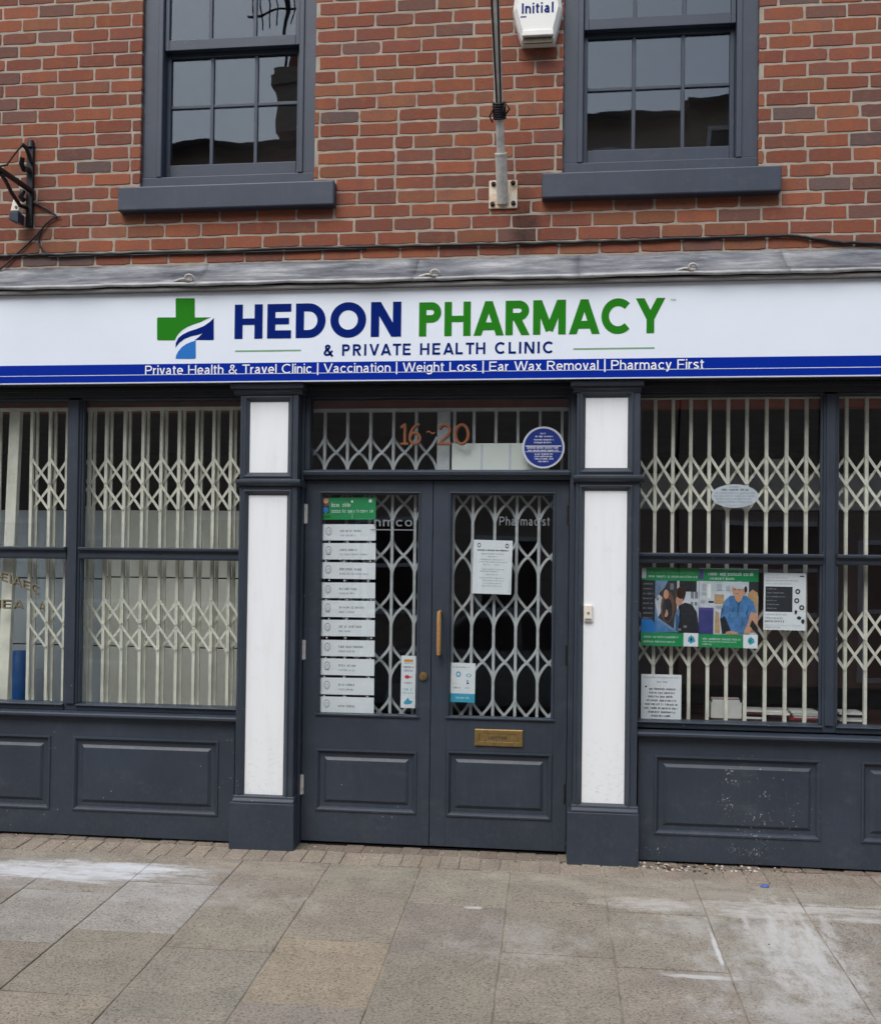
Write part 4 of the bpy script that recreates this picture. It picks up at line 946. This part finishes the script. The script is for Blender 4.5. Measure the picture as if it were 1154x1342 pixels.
# house number painted on the fanlight glass
hn=empty('house_number',(-.65,.03,2.28)); tag(hn,'copper numerals 16 to 20 painted on the fanlight glass','house number')
for ch,xa,xb in (('1',524.5,534),('6',535,551.2),('-',558.5,569.5),('2',573.5,590),('0',594,614.6)):
    x0,z0=at(xa,582.6,.031); x1,_=at(xb,582.6,.031); zt=at(xb,554.5,.031)[1]
    if ch=='-':
        mb=MB(); zm=(z0+zt)/2+.008; n=10
        pts=[(x0+(x1-x0)*i/n, zm+.006*math.sin(i/n*6.28)) for i in range(n+1)]
        for q in range(n): mb.add([(pts[q][0],.0315,pts[q][1]-.004),(pts[q+1][0],.0315,pts[q+1][1]-.004),(pts[q+1][0],.0315,pts[q+1][1]+.004),(pts[q][0],.0315,pts[q][1]+.004)],[(0,1,2,3)])
        place(mb,'dash',M['copper'],hn); continue
    mb=MB(); lettering(mb,ch,x0+.004,x1+.004,z0-.004,zt-z0,.135,.0330,1); lettering(mb,ch,x0,x1,z0,zt-z0,.105,.0315,0); place(mb,'numeral',[M['copper'],M['shadow_brown']],hn)
# posters of the right window
p=Print(rect_px(840,915,744,847,YN),YN,M['wall_print'],R(-.4))
p.rect(0,1,.835,1,M['nhs_green']); p.rect(0,.075,.86,.985,M['wall_print']); p.text(.12,.92,.925,.024,M['sage']); p.text(.12,.98,.875,.028,M['paper'])
p.rect(0,.24,.17,.835,M['night'])
for k in range(8): p.text(.03,.21,.78-.062*k,.022,M['ink_pale'])
p.rect(.24,1,.17,.835,M['wall_print']); p.rect(.24,.62,.17,.835,M['ink']); p.poly([(.24,.62),(.40,.74),(.46,.835),(.24,.835)],M['greyblue']); p.poly([(.24,.30),(.34,.42),(.40,.60),(.30,.66),(.24,.6)],M['wall_print'])
p.ell(.46,.50,.12,.20,M['skin_dark']); p.ell(.46,.46,.085,.15,M['night']); p.ell(.43,.66,.045,.06,M['skin']); p.ell(.43,.42,.04,.05,M['skin']); p.rect(.66,.96,.70,.835,M['night'])
p.ell(.68,.66,.085,.10,M['skin_dark']); p.ell(.66,.58,.06,.07,M['skin']); p.ell(.69,.68,.085,.075,M['shadow_brown'])
p.poly([(.58,.19),(.60,.42),(.66,.52),(.76,.56),(.88,.54),(.97,.44),(1,.30),(1,.17),(.58,.17)],M['night']); p.poly([(.57,.20),(.59,.40),(.65,.50),(.67,.44),(.64,.22)],M['greyblue'])
p.poly([(.24,.56),(.30,.36),(.66,.18),(.24,.17)],M['greyblue']); p.poly([(.24,.46),(.28,.33),(.60,.18),(.24,.17)],M['denim'])
for q in ((.50,.56,.72,.80),(.30,.34,.70,.78),(.26,.30,.58,.62),(.64,.70,.20,.23),(.74,.80,.24,.27)): p.rect(*q,M['ink_grey'])
p.poly([(.60,.42),(.68,.36),(.64,.20),(.61,.22)],M['denim_dark']); p.poly([(.36,.50),(.41,.62),(.44,.48),(.40,.36)],M['ink'])
for u in (.86,.93): p.rect(u,u+.05,.62,.70,M['ink_grey']); p.rect(u,u+.04,.53,.57,M['ink_grey'])
p.poly([(0,.17),(.25,.17),(.23,.30),(.18,.34),(0,.34)],M['bright_blue'])
p.rect(0,1,0,.17,M['nhs_green']); p.text(.05,.68,.105,.026,M['paper']); p.text(.05,.60,.045,.024,M['paper']); p.rect(.745,1,.005,.175,M['paper']); p.poly([(.83,.12),(.88,.15),(.93,.12),(.95,.07),(.87,.04),(.82,.07)],M['teal']); p.ell(.88,.095,.018,.022,M['night'])
p.build('poster','green-banded poster of a dark-haired woman at the left of the right window','poster')
p=Print(rect_px(915.5,993,745,849,YN),YN+.0016,M['wall_print'],R(-.4))
p.rect(.0,1,.835,.99,M['nhs_green']); p.rect(0,.07,.86,.99,M['purple']); p.text(.15,.93,.91,.040,M['paper'],bold=.85); p.text(.18,.62,.855,.032,M['paper'])
p.rect(0,1,.165,.835,M['wall_print']); p.rect(0,.25,.165,.50,M['indigo']); p.rect(0,.25,.47,.50,M['purple']); p.rect(.26,.42,.55,.67,M['tan']); p.rect(.14,.20,.62,.80,M['backing']); p.rect(.16,.25,.56,.585,M['night']); p.rect(.84,1,.66,.835,M['ink'])
p.poly([(.80,.20),(.82,.68),(.90,.74),(.99,.70),(1,.30),(1,.2)],M['tan']); p.poly([(.27,.18),(.28,.46),(.34,.44),(.36,.18)],M['tan'])
p.poly([(.36,.36),(.42,.58),(.52,.655),(.66,.665),(.80,.66),(.93,.58),(.985,.40),(.93,.28),(.78,.20),(.55,.18),(.49,.28)],M['denim'])
p.poly([(.36,.36),(.44,.40),(.56,.19),(.40,.17)],M['night'])
for q in ([(.60,.64),(.66,.52),(.64,.40),(.67,.40),(.68,.53),(.72,.64),(.66,.58)],[(.45,.52),(.52,.44),(.50,.34),(.54,.42)],[(.86,.56),(.82,.46),(.84,.34),(.79,.44)],[(.56,.60),(.58,.50),(.55,.40),(.60,.48)],[(.72,.40),(.76,.30),(.70,.22),(.73,.30)],[(.42,.57),(.38,.48),(.37,.38),(.41,.46)]): p.poly(q,M['denim_dark'])
for q in ((.02,.1,.56,.60),(.04,.12,.66,.70),(.05,.11,.72,.80),(.30,.38,.72,.80),(.45,.52,.72,.78),(.28,.40,.50,.53)): p.rect(*q,M['ink_pale']); p.poly([(.54,.22),(.60,.34),(.78,.20),(.75,.18),(.55,.175)],M['denim'])
p.ell(.67,.735,.115,.105,M['skin']); p.poly([(.60,.66),(.74,.66),(.72,.60),(.66,.57),(.61,.61)],M['skin']); p.ell(.68,.79,.115,.05,M['wall_print']); p.ell(.785,.74,.025,.04,M['night']); p.ell(.60,.735,.012,.008,M['ink']); p.ell(.68,.735,.012,.008,M['ink']); p.rect(.61,.67,.683,.689,M['skin_dark'])
p.poly([(.99,.44),(.88,.46),(.82,.30),(.76,.20),(.84,.17),(.92,.26),(1,.33)],M['skin']); p.poly([(1,.17),(.86,.28),(.90,.36),(1,.26)],M['night']); p.poly([(.46,.20),(.56,.215),(.68,.19),(.66,.17),(.46,.17)],M['skin'])
p.rect(0,1,.0,.165,M['nhs_green']); p.text(.07,.72,.095,.026,M['paper']); p.text(.07,.66,.065,.016,M['paper']); p.text(.07,.22,.03,.02,M['paper']); p.rect(.755,1,.0,.17,M['paper']); p.poly([(.84,.12),(.88,.145),(.93,.12),(.95,.075),(.87,.04),(.83,.08)],M['teal']); p.ell(.875,.09,.02,.022,M['nhs_green'])
p.build('poster','green-banded poster of a seated man in a blue shirt in the right window','poster')
p=Print(rect_px(1000.3,1055.7,751,826,YN),YN,M['paper'],R(-.3))
p.text(.05,.55,.90,.030,M['ink_pale']); p.rect(.85,.95,.935,.955,M['ink']); p.text(.05,.82,.855,.026,M['ink_grey']); p.text(.05,.66,.80,.024,M['ink_pale']); p.rect(.04,.68,.32,.76,M['ink'])
for k in range(6): p.text(.07,.3+random.uniform(0,.3),.71-.068*k,.02,M['ink_pale'])
for u,v in ((.80,.68),(.78,.52),(.90,.40)): p.ring(u,v,.06,.045,M['ink'],.5)
p.poly([(.74,.36),(.80,.34),(.78,.28),(.73,.30)],M['ink']); p.ell(.84,.22,.05,.03,M['ink']); p.ell(.93,.16,.04,.04,M['ink']); p.text(.04,.55,.265,.024,M['ink_grey']); p.text(.04,.48,.20,.026,M['ink']); p.text(.04,.5,.14,.036,M['ink']); p.text(.04,.9,.08,.018,M['ink_pale']); p.text(.04,.4,.04,.02,M['ink_grey'])
p.build('paper_notice','white leaflet with a dark text block right of the green posters','notice')
p=Print(rect_px(839.6,892.4,884,944.5,YN),YN,M['paper'],R(-.2))
p.text(.06,.94,.92,.03,M['ink_grey']); p.text(.4,.66,.82,.04,M['ink']); p.ell(.12,.73,.022,.022,M['ink'])
for k,(a_,b_) in enumerate(((.2,.88),(.2,.84),(.18,.80),(.14,.88),(.1,.92),(.08,.94),(.18,.86),(.26,.74))): p.text(a_,b_,.665-.083*k,.045,M['ink'],bold=.8)
p.build('paper_notice','white text notice at the bottom left corner of the right window','notice')
cx,cz=at(962.3,650,YN); p=Print((cx-.115,cx+.115,cz-.06,cz+.06),YN,M['paper']); p.mb=MB(); mbd=MB(); mbd.disc(cx,cz,YN,.1225,.0625,0,40,.001)
p.mats=[M['wall_print']]; p.mb.add(mbd.v,mbd.f,0)
p.text(.38,.62,.88,.07,M['ink_grey']); p.text(.2,.82,.74,.09,M['ink'],bold=.85); p.text(.06,.94,.60,.06,M['ink_grey']); p.text(.03,.97,.47,.06,M['ink_grey']); p.text(.08,.9,.34,.07,M['ink_grey']); p.text(.12,.9,.21,.07,M['ink_grey']); p.text(.3,.7,.07,.06,M['ink_pale'])
p.build('oval_sticker','pale oval sticker with fine print in the upper right shop window','sticker')

# ================================================================== THINGS FIXED TO THE FRONT
# doorbell
r_=rect_px(764.8,776,793,814.5,-.085); db=empty('doorbell',((r_[0]+r_[1])/2,-.082,r_[2])); tag(db,'small cream doorbell on the white panel of the right pilaster','doorbell')
mb=MB(); mb.box(r_[0],r_[1],-.098,-.0812,r_[2],r_[3]); place(mb,'bell_case',M['cream_plastic'],db,bevel=.004)
xm=(r_[0]+r_[1])/2; mb=MB(); zt=r_[2]+(r_[3]-r_[2])*.52; mb.tube([(xm,-.097,zt),(xm,-.101,zt)],[.0075,.006],16); place(mb,'bell_button',M['ink_grey'],db); mb=MB(); mb.box(r_[0]+.006,r_[1]-.006,-.099,-.0982,r_[2]+.006,r_[2]+.016); place(mb,'name_slot',M['ink_grey'],db)
# alarm box
ya=-.10
def A_(px,py,y): return (*at(px,py,y),)
ol=[(672,17),(678.5,43),(683.5,57.5),(726,55.5),(730,42),(737,14),(733,-16),(722,-27),(688,-26),(676,-14)]
ol3=[at(px,py,-.05) for px,py in ol]; cxa=sum(a for a,_ in ol3)/len(ol3); cza=sum(b for _,b in ol3)/len(ol3)
al=empty('alarm_box',(cxa,0,cza)); tag(al,'white hexagonal alarm box on the brickwork beside the flagpole','alarm box')
mb=MB(); n=len(ol3); rings=[(1.0,-.002),(1.0,-.060),(.97,-.075),(.84,-.098),(.82,-.100)]
v=[(cxa+(x-cxa)*s,y,cza+(z_-cza)*s) for s,y in rings for x,z_ in ol3]; f=[(k*n+i,k*n+(i+1)%n,(k+1)*n+(i+1)%n,(k+1)*n+i) for k in range(len(rings)-1) for i in range(n)]+[tuple(range((len(rings)-1)*n,len(rings)*n))]
mb.add(v,f); place(mb,'alarm_case',M['alarm'],al,bevel=.003)
b0=rect_px(684,725,39.5,47,-.1); mb=MB(); mb.box(b0[0],b0[1],-.112,-.080,b0[2],b0[3]); place(mb,'lamp_ledge',M['alarm'],al,bevel=.004)
b1=rect_px(686,723,47.5,56,-.088); mb=MB(); mb.box(b1[0],b1[1],-.092,-.08,b1[2],b1[3]); place(mb,'sounder_slot',M['slot'],al)
mb=MB(); x0,z0=at(683.5,17.6,-.1015); x1,_=at(725,16,-.1015); lettering(mb,'Initial',x0,x1,z0,.056,.17,-.1012,0,.14); xq,zq=at(679,20,-.1012)
for dx in (0,.008,.016,.024): mb.box(xq+.012+dx,xq+.018+dx,-.1012,-.1005,zq-.012,zq-.004)
place(mb,'alarm_lettering',M['navy'],al)
# flagpole
P0=Vector((at(658.2,257,-.03)[0],-.03,at(658.2,257,-.03)[1])); q_=at(648.5,5,-.5); P1=Vector((q_[0],-.5,q_[1])); D_=(P1-P0).normalized()
fp=empty('flagpole',tuple(P0)); tag(fp,'slanting grey flagpole in a rusty cream wall socket between the upper windows','flagpole')
r_=rect_px(640.5,677.8,235.5,273,-.012); mb=MB(); mb.box(r_[0],r_[1],-.014,-.001,r_[2],r_[3]); place(mb,'base_plate',M['rust_cream'],fp,bevel=.006)
for px,py in ((646.5,241),(672,239.5),(645,267.5),(672.5,266)):
    x,z_=at(px,py,-.015); mb=MB(); mb.tube([(x,-.0135,z_),(x,-.020,z_)],.014,6); mb.tube([(x,-.02,z_),(x,-.034,z_)],.0075,8); place(mb,'bolt',M['dark_iron'],fp)
pt=lambda t:P0+D_*t
mb=MB(); mb.tube([pt(-.035),pt(.0),pt(.215)],[.031,.031,.031],16); mb.tube([pt(.214),pt(.222)],[.0335,.0335],16); place(mb,'socket',M['steel'],fp)
mb=MB(); mb.tube([pt(.1),pt(.9),pt(2.6)],[.0215,.0215,.019],14); place(mb,'pole',M['steel'],fp)
mb=MB(); side=D_.cross(Vector((0,-1,0))).normalized(); up_=side.cross(D_).normalized()
for sgn in (1,-1): mb.tube([pt(.40+.1*i)+side*(sgn*(.010+.009*min(1,i/8)))+up_*(.0255-.0006*i) for i in range(23)],.0048,6)
for k in range(7): mb.tube([pt(.395+.012*k)+side*.031*math.cos(a_*.7)+up_*.031*math.sin(a_*.7) for a_ in range(10)],.006,6)
mb.tube([pt(.41)+side*.03+up_*.02,pt(.44)+side*.055+up_*.03,pt(.47)+side*.035+up_*.035,pt(.43)+side*.02+up_*.04],.005,6); mb.tube([pt(.44)-side*.03+up_*.02,pt(.41)-side*.05+up_*.03,pt(.38)-side*.035+up_*.03],.005,6)
place(mb,'halyard',M['dark_iron'],fp)
# iron hanging bracket at the left edge
def W3(px,py,y): x,z_=at(px,py,y); return Vector((x,y,z_))
hb=empty('hanging_bracket',tuple(W3(37,290,-.02))); tag(hb,'black wrought iron sign bracket with scrolls at the left edge of the brickwork','bracket')
mb=MB(); xa,za=at(40.5,186,-.02); xb,zb=at(36.5,297,-.02); xm=(xa+xb)/2
mb.box(xm-.020,xm+.020,-.022,-.001,zb,za-.02); mb.tube([(xm,-.012,za-.03),(xm,-.012,za+.012)],[.024,.016],10); place(mb,'wall_bar',M['dark_iron'],hb,bevel=.004)
mb=MB(); mb.tube([W3(41,213,-.03),W3(38,203,-.05),W3(34,193,-.08),W3(29,189,-.10)],.012,8); mb.tube([W3(37,222,-.03),W3(31,222,-.06),W3(28,214,-.09),W3(29.5,206,-.10)],.014,8); mb.tube([W3(34,224,-.05),W3(38,219,-.05)],[.022,.016],10); place(mb,'scroll',M['dark_iron'],hb)
mb=MB(); mb.tube([W3(41,250,-.02),W3(22,237,-.22),W3(0,222,-.42),W3(-40,196,-.85)],.016,8); mb.tube([W3(35,272,-.02),W3(26,269,-.10),W3(15,252,-.24),W3(7,236,-.34),W3(0,226,-.42)],.011,8); place(mb,'bracket_arm',M['dark_iron'],hb)
mb=MB(); mb.tube([W3(29,190,-.10),W3(18,203,-.2),W3(9,216,-.3),W3(-2,218,-.42)],.005,6); mb.tube([W3(30,250,-.04),W3(27,258,-.06),W3(31,262,-.03)],.016,8); place(mb,'stay_wire',M['dark_iron'],hb)
lp=empty('floodlight',tuple(W3(17,262,-.10))); tag(lp,'small cream and navy floodlight hanging under the iron bracket','floodlight')
mb=MB(); c0,c1,c2,c3=W3(17,261,-.10),W3(27,266,-.10),W3(24,276,-.10),W3(13.5,276,-.10)
vv=[c0,c1,c2,c3]; mb.add(vv+[q+Vector((0,.05,0)) for q in vv],[(0,1,2,3),(7,6,5,4),(0,4,5,1),(1,5,6,2),(2,6,7,3),(3,7,4,0)]); place(mb,'lamp_body',M['cream_plastic'],lp,bevel=.003)
mb=MB(); vv=[W3(13,277,-.115),W3(24,277,-.115),W3(23.5,291,-.115),W3(11,287,-.115)]; mb.add(vv+[q+Vector((0,.07,0)) for q in vv],[(0,1,2,3),(7,6,5,4),(0,4,5,1),(1,5,6,2),(2,6,7,3),(3,7,4,0)]); place(mb,'lamp_hood',M['hood'],lp,bevel=.003)
mb=MB(); x,z_=at(21,271,-.102); mb.tube([(x,-.1005,z_),(x,-.104,z_)],.008,10); place(mb,'lamp_screw',M['slot'],lp)
# cables on the wall
def wob(pts,k=6,a=.003):
    out=[]
    for (x0,y0),(x1,y1) in zip(pts[:-1],pts[1:]):
        for i in range(k): t=i/k; out.append((x0+(x1-x0)*t,y0+(y1-y0)*t))
    out.append(pts[-1]); return [Vector((*[at(px,py,-.014)[0]],-.012+random.uniform(-.002,.002),at(px,py,-.014)[1]+random.uniform(-a,a))) for px,py in out]
mb=MB(); mb.tube(wob([(-90,339),(0,335.5),(28,334),(64,333.5),(120,333),(190,330.5),(300,328.5),(400,325),(520,322.5),(600,321),(720,318),(820,315),(905,312),(1000,309),(1040,309),(1070,313),(1104,317.5),(1180,321),(1330,323)]),.0085,8)
mb.tube(wob([(64,336),(190,333.5),(330,330),(480,326)],5,.002),.005,6)
tag(mb.build('wall_cable',M['black_rubber']),'long black cable running across the brickwork above the lead flashing','cable')
mb=MB(); mb.tube(wob([(37,262),(50,268),(64,275),(72,281),(74.5,283.5),(68,287),(60,293),(54,301),(50,311),(51,320),(55,327),(62,332),(70,334)],3,.001),.0055,6); mb.tube(wob([(74,283.5),(79,283.8)],2,.0),.004,6)
tag(mb.build('looped_wire',M['black_rubber']),'thin dark wire looping down from the iron bracket to the long cable','wire')
mb=MB(); mb.tube(wob([(58,296),(48,308),(36,319),(20,334),(8,346),(0,352),(-30,372)],3,.001),.005,6)
tag(mb.build('slanting_wire',M['black_rubber']),'thin grey wire slanting down to the left edge above the flashing','wire')

# ================================================================== LITTER AND GRIT
x,y=G(1002,1163); mb=MB(); mb.add([(x-.022,y-.010,gz(y)+.004),(x+.016,y-.014,gz(y)+.005),(x+.022,y+.008,gz(y)+.010),(x-.004,y+.014,gz(y)+.012),(x-.022,y+.006,gz(y)+.006),(x,y,gz(y)+.016)],[(0,1,5),(1,2,5),(2,3,5),(3,4,5),(4,0,5)])
o=mb.build('litter_scrap',M['litter']); tag(o,'crumpled scrap of blue plastic on the paving before the right window','litter'); so=o.modifiers.new('t','SOLIDIFY'); so.thickness=.002
def pebble(mb,x,y,s,mi):
    bm=bmesh.new(); bmesh.ops.create_icosphere(bm,subdivisions=1,radius=s)
    for v_ in bm.verts: v_.co*=random.uniform(.7,1.25); v_.co.z*=.6
    zz=gz(y)+s*.2; bm.verts.ensure_lookup_table(); mb.add([(v_.co.x+x,v_.co.y+y,v_.co.z+zz) for v_ in bm.verts],[tuple(q.index for q in f.verts) for f in bm.faces],mi); bm.free()
mb=MB()
for k in range(150): pebble(mb,random.gauss(.62,.12) if k%3 else random.gauss(.95,.16),-.03-abs(random.gauss(.06,.04)),random.uniform(.004,.011),k%4)
for k in range(170): pebble(mb,random.uniform(-3.3,1.7),-.02-abs(random.gauss(.07,.06)),random.uniform(.002,.006),k%4)
for k in range(110): pebble(mb,random.uniform(-3.2,1.7),random.uniform(-2.0,-.2),random.uniform(.0015,.0045),k%4)
tag(mb.build('grit',[plain('grit_buff',(150,134,112),.9),plain('grit_dark',(74,66,58),.9),plain('grit_pale',(196,190,180),.9),plain('grit_brown',(110,90,70),.9)]),kind='stuff')

# ================================================================== ACROSS THE STREET (seen in the upper windows)
YO=-11.2
def far_brick():
    m,t,b=nt('far_brick'); v=obj_vec(t); mp=N(t,'ShaderNodeMapping'); mp.inputs['Rotation'].default_value=(R(90),0,0); t.links.new(v,mp.inputs['Vector'])
    br=N(t,'ShaderNodeTexBrick'); br.inputs['Scale'].default_value=4.4; br.inputs['Color1'].default_value=(.48,.36,.28,1); br.inputs['Color2'].default_value=(.40,.30,.24,1); br.inputs['Mortar'].default_value=(.26,.21,.16,1); br.inputs['Mortar Size'].default_value=.012
    t.links.new(mp.outputs[0],br.inputs['Vector']); t.links.new(br.outputs['Color'],b.inputs['Base Color']); b.inputs['Roughness'].default_value=.9; return m
FB=far_brick(); TILE=plain('dark_roof_tile',(140,116,104),.8,var=.3,scale=6); POT=plain('chimney_pot',(150,92,66),.8)
def far_house(label,x0,x1,h,roofh,wins,chim):
    e=empty('terraced_house',((x0+x1)/2,YO,0)); tag(e,label,'house')
    mb=MB(); mb.box(x0,x1,YO-7,YO,-.2,h); wall=place(mb,'wall',FB,e)
    mb=MB(); mb.prism_x(x0-.05,x1+.05,[(YO+.25,h+.002),(YO-3.5,h+roofh),(YO-7.2,h+.002)]); place(mb,'roof',TILE,e)
    mb=MB(); mb.tube([(x0,YO+.28,h-.05),(x1,YO+.28,h-.05)],.07,8); place(mb,'gutter',M['dark_iron'],e)
    for wx,wz,ww,wh in wins:
        mb=MB(); t_=.07
        for a,b,c,d in ((wx,wx+ww,wz,wz+t_),(wx,wx+ww,wz+wh-t_,wz+wh),(wx,wx+t_,wz+t_,wz+wh-t_),(wx+ww-t_,wx+ww,wz+t_,wz+wh-t_),(wx+t_,wx+ww-t_,wz+wh/2-.03,wz+wh/2+.03)): mb.box(a,b,YO+.001,YO+.06,c,d)
        wf=place(mb,'window',M['vinyl_white'],e); mb=MB(); mb.box(wx+t_,wx+ww-t_,YO+.002,YO+.02,wz+t_,wz+wh-t_); o=place(mb,'pane',M['night'],None); o.parent=wf
    for cx_,cw,y_,ch in chim:
        mb=MB(); zb=h+.3; mb.box(cx_-cw/2,cx_+cw/2,y_-.6,y_,zb,ch-.25); mb.box(cx_-cw/2-.07,cx_+cw/2+.07,y_-.67,y_+.07,ch-.249,ch-.12); mb.box(cx_-cw/2-.02,cx_+cw/2+.02,y_-.62,y_+.02,ch-.119,ch); c_=place(mb,'chimney',FB,e)
        for k in (-1,1): mb=MB(); mb.tube([(cx_+k*cw*.22,y_-.3,ch+.001),(cx_+k*cw*.22,y_-.3,ch+.4)],[.13,.10],12); o=place(mb,'chimney_pot',POT,None); o.parent=c_
    return e
gw=lambda xs: [(x,1.0,1.5,1.5) for x in xs]+[(x+2.0,.0,1.0,2.2) for x in xs]
E_A=far_house('brick terraced house with a tall chimney across the street, mirrored in the left sash',-16,.2,8.68,.5,[(-14+2.6*k,5.2,1.0,1.6) for k in range(5)]+gw([-14,-10,-6,-3.2]),[(-4.15,1.05,YO-.05,9.97),(-12,1.2,YO-3,11.5)])
E_B=far_house('brick house with low eaves across the street, mirrored in the right sash',.25,1.92,8.90,.45,[(.55,6.9,.9,1.5)]+gw([]),[])
E_C=far_house('taller brick house across the street, mirrored at the right edge of the right sash',1.96,14,9.08,.6,[(2.3+1.7*k,7.1,.9,1.6) for k in range(5)]+gw([2.6,6.4,10]),[(10,1.0,YO-3,11.8)])
ae=empty('tv_aerial',(-4.6,YO-.4,11.6)); tag(ae,'thin television aerial on the chimney mirrored in the left sash','aerial')
mb=MB(); mb.tube([(-4.55,YO-.3,9.98),(-4.55,YO-.3,12.0)],.03,6); place(mb,'mast',M['dark_iron'],ae)
mb=MB(); mb.tube([(-5.2,YO-.3,11.0),(-4.1,YO-.3,11.15)],.02,6)
for k in range(8): mb.tube([(-5.1+.13*k,YO-.3,10.75+.018*k),(-5.1+.13*k,YO-.3,11.3+.018*k)],.012,5)
place(mb,'aerial_rods',M['dark_iron'],ae)

# a parked car on the far side of the road, mirrored faintly in the door glass
pc=empty('parked_car',(-.6,-8.0,zk-.13)); tag(pc,'silver hatchback parked on the far side of the road, mirrored faintly in the door glass','car')
SIL=plain('silver_car_paint',(176,180,186),.25,.6); TYR=M['black_rubber']; zr=zk-.13; cx0=-.6
def slab(prof,y0,y1,mat,name,inset=.0,parent=None,bevel=.03):
    mb=MB(); n=len(prof); v=[(cx0+x,y0+inset*max(0,z_-.85),zr+z_) for x,z_ in prof]+[(cx0+x,y1-inset*max(0,z_-.85),zr+z_) for x,z_ in prof]
    mb.add(v,[(i,(i+1)%n,n+(i+1)%n,n+i) for i in range(n)]+[tuple(range(n-1,-1,-1)),tuple(range(n,2*n))]); o=place(mb,name,mat,None,bevel=bevel)
    return fix_parent(o,pc) if parent is None else (setattr(o,'parent',parent) or o)
body=slab([(-1.95,.32),(-1.98,.60),(-1.90,.80),(-1.10,.93),(-.45,1.38),(-.10,1.46),(.90,1.46),(1.45,1.36),(1.85,.98),(1.97,.80),(1.97,.36),(1.85,.22),(-1.80,.22)],-8.85,-7.15,SIL,'body',.28)
for side_y,sg in ((-7.15,1),(-8.85,-1)):
    for pr in ([(-.92,.95),(-.42,1.33),(.12,1.38),(.12,.95)],[(.19,.95),(.19,1.38),(.92,1.38),(1.32,1.28),(1.50,.98)]):
        mb=MB(); v=[(cx0+x,side_y-sg*.28*max(0,z_-.85)+sg*.006,zr+z_) for x,z_ in pr]; mb.add(v+[(a,b-sg*.012,c) for a,b,c in v],[tuple(range(len(v)))]+[(i,(i+1)%len(v),len(v)+(i+1)%len(v),len(v)+i) for i in range(len(v))]); fix_parent(place(mb,'side_window',M['night'],None),pc)
    for wx in (-1.25,1.22):
        yq=side_y-sg*.02
        mb=MB(); mb.tube([(cx0+wx,yq-sg*.18,zr+.31),(cx0+wx,yq,zr+.31),(cx0+wx,yq+sg*.018,zr+.31)],[.31,.31,.285],24); wh=fix_parent(place(mb,'wheel',TYR,None),pc)
        mb=MB(); mb.tube([(cx0+wx,yq+sg*.019,zr+.31),(cx0+wx,yq+sg*.028,zr+.31)],[.20,.17],20); o=place(mb,'rim',M['steel'],None); o.parent=wh
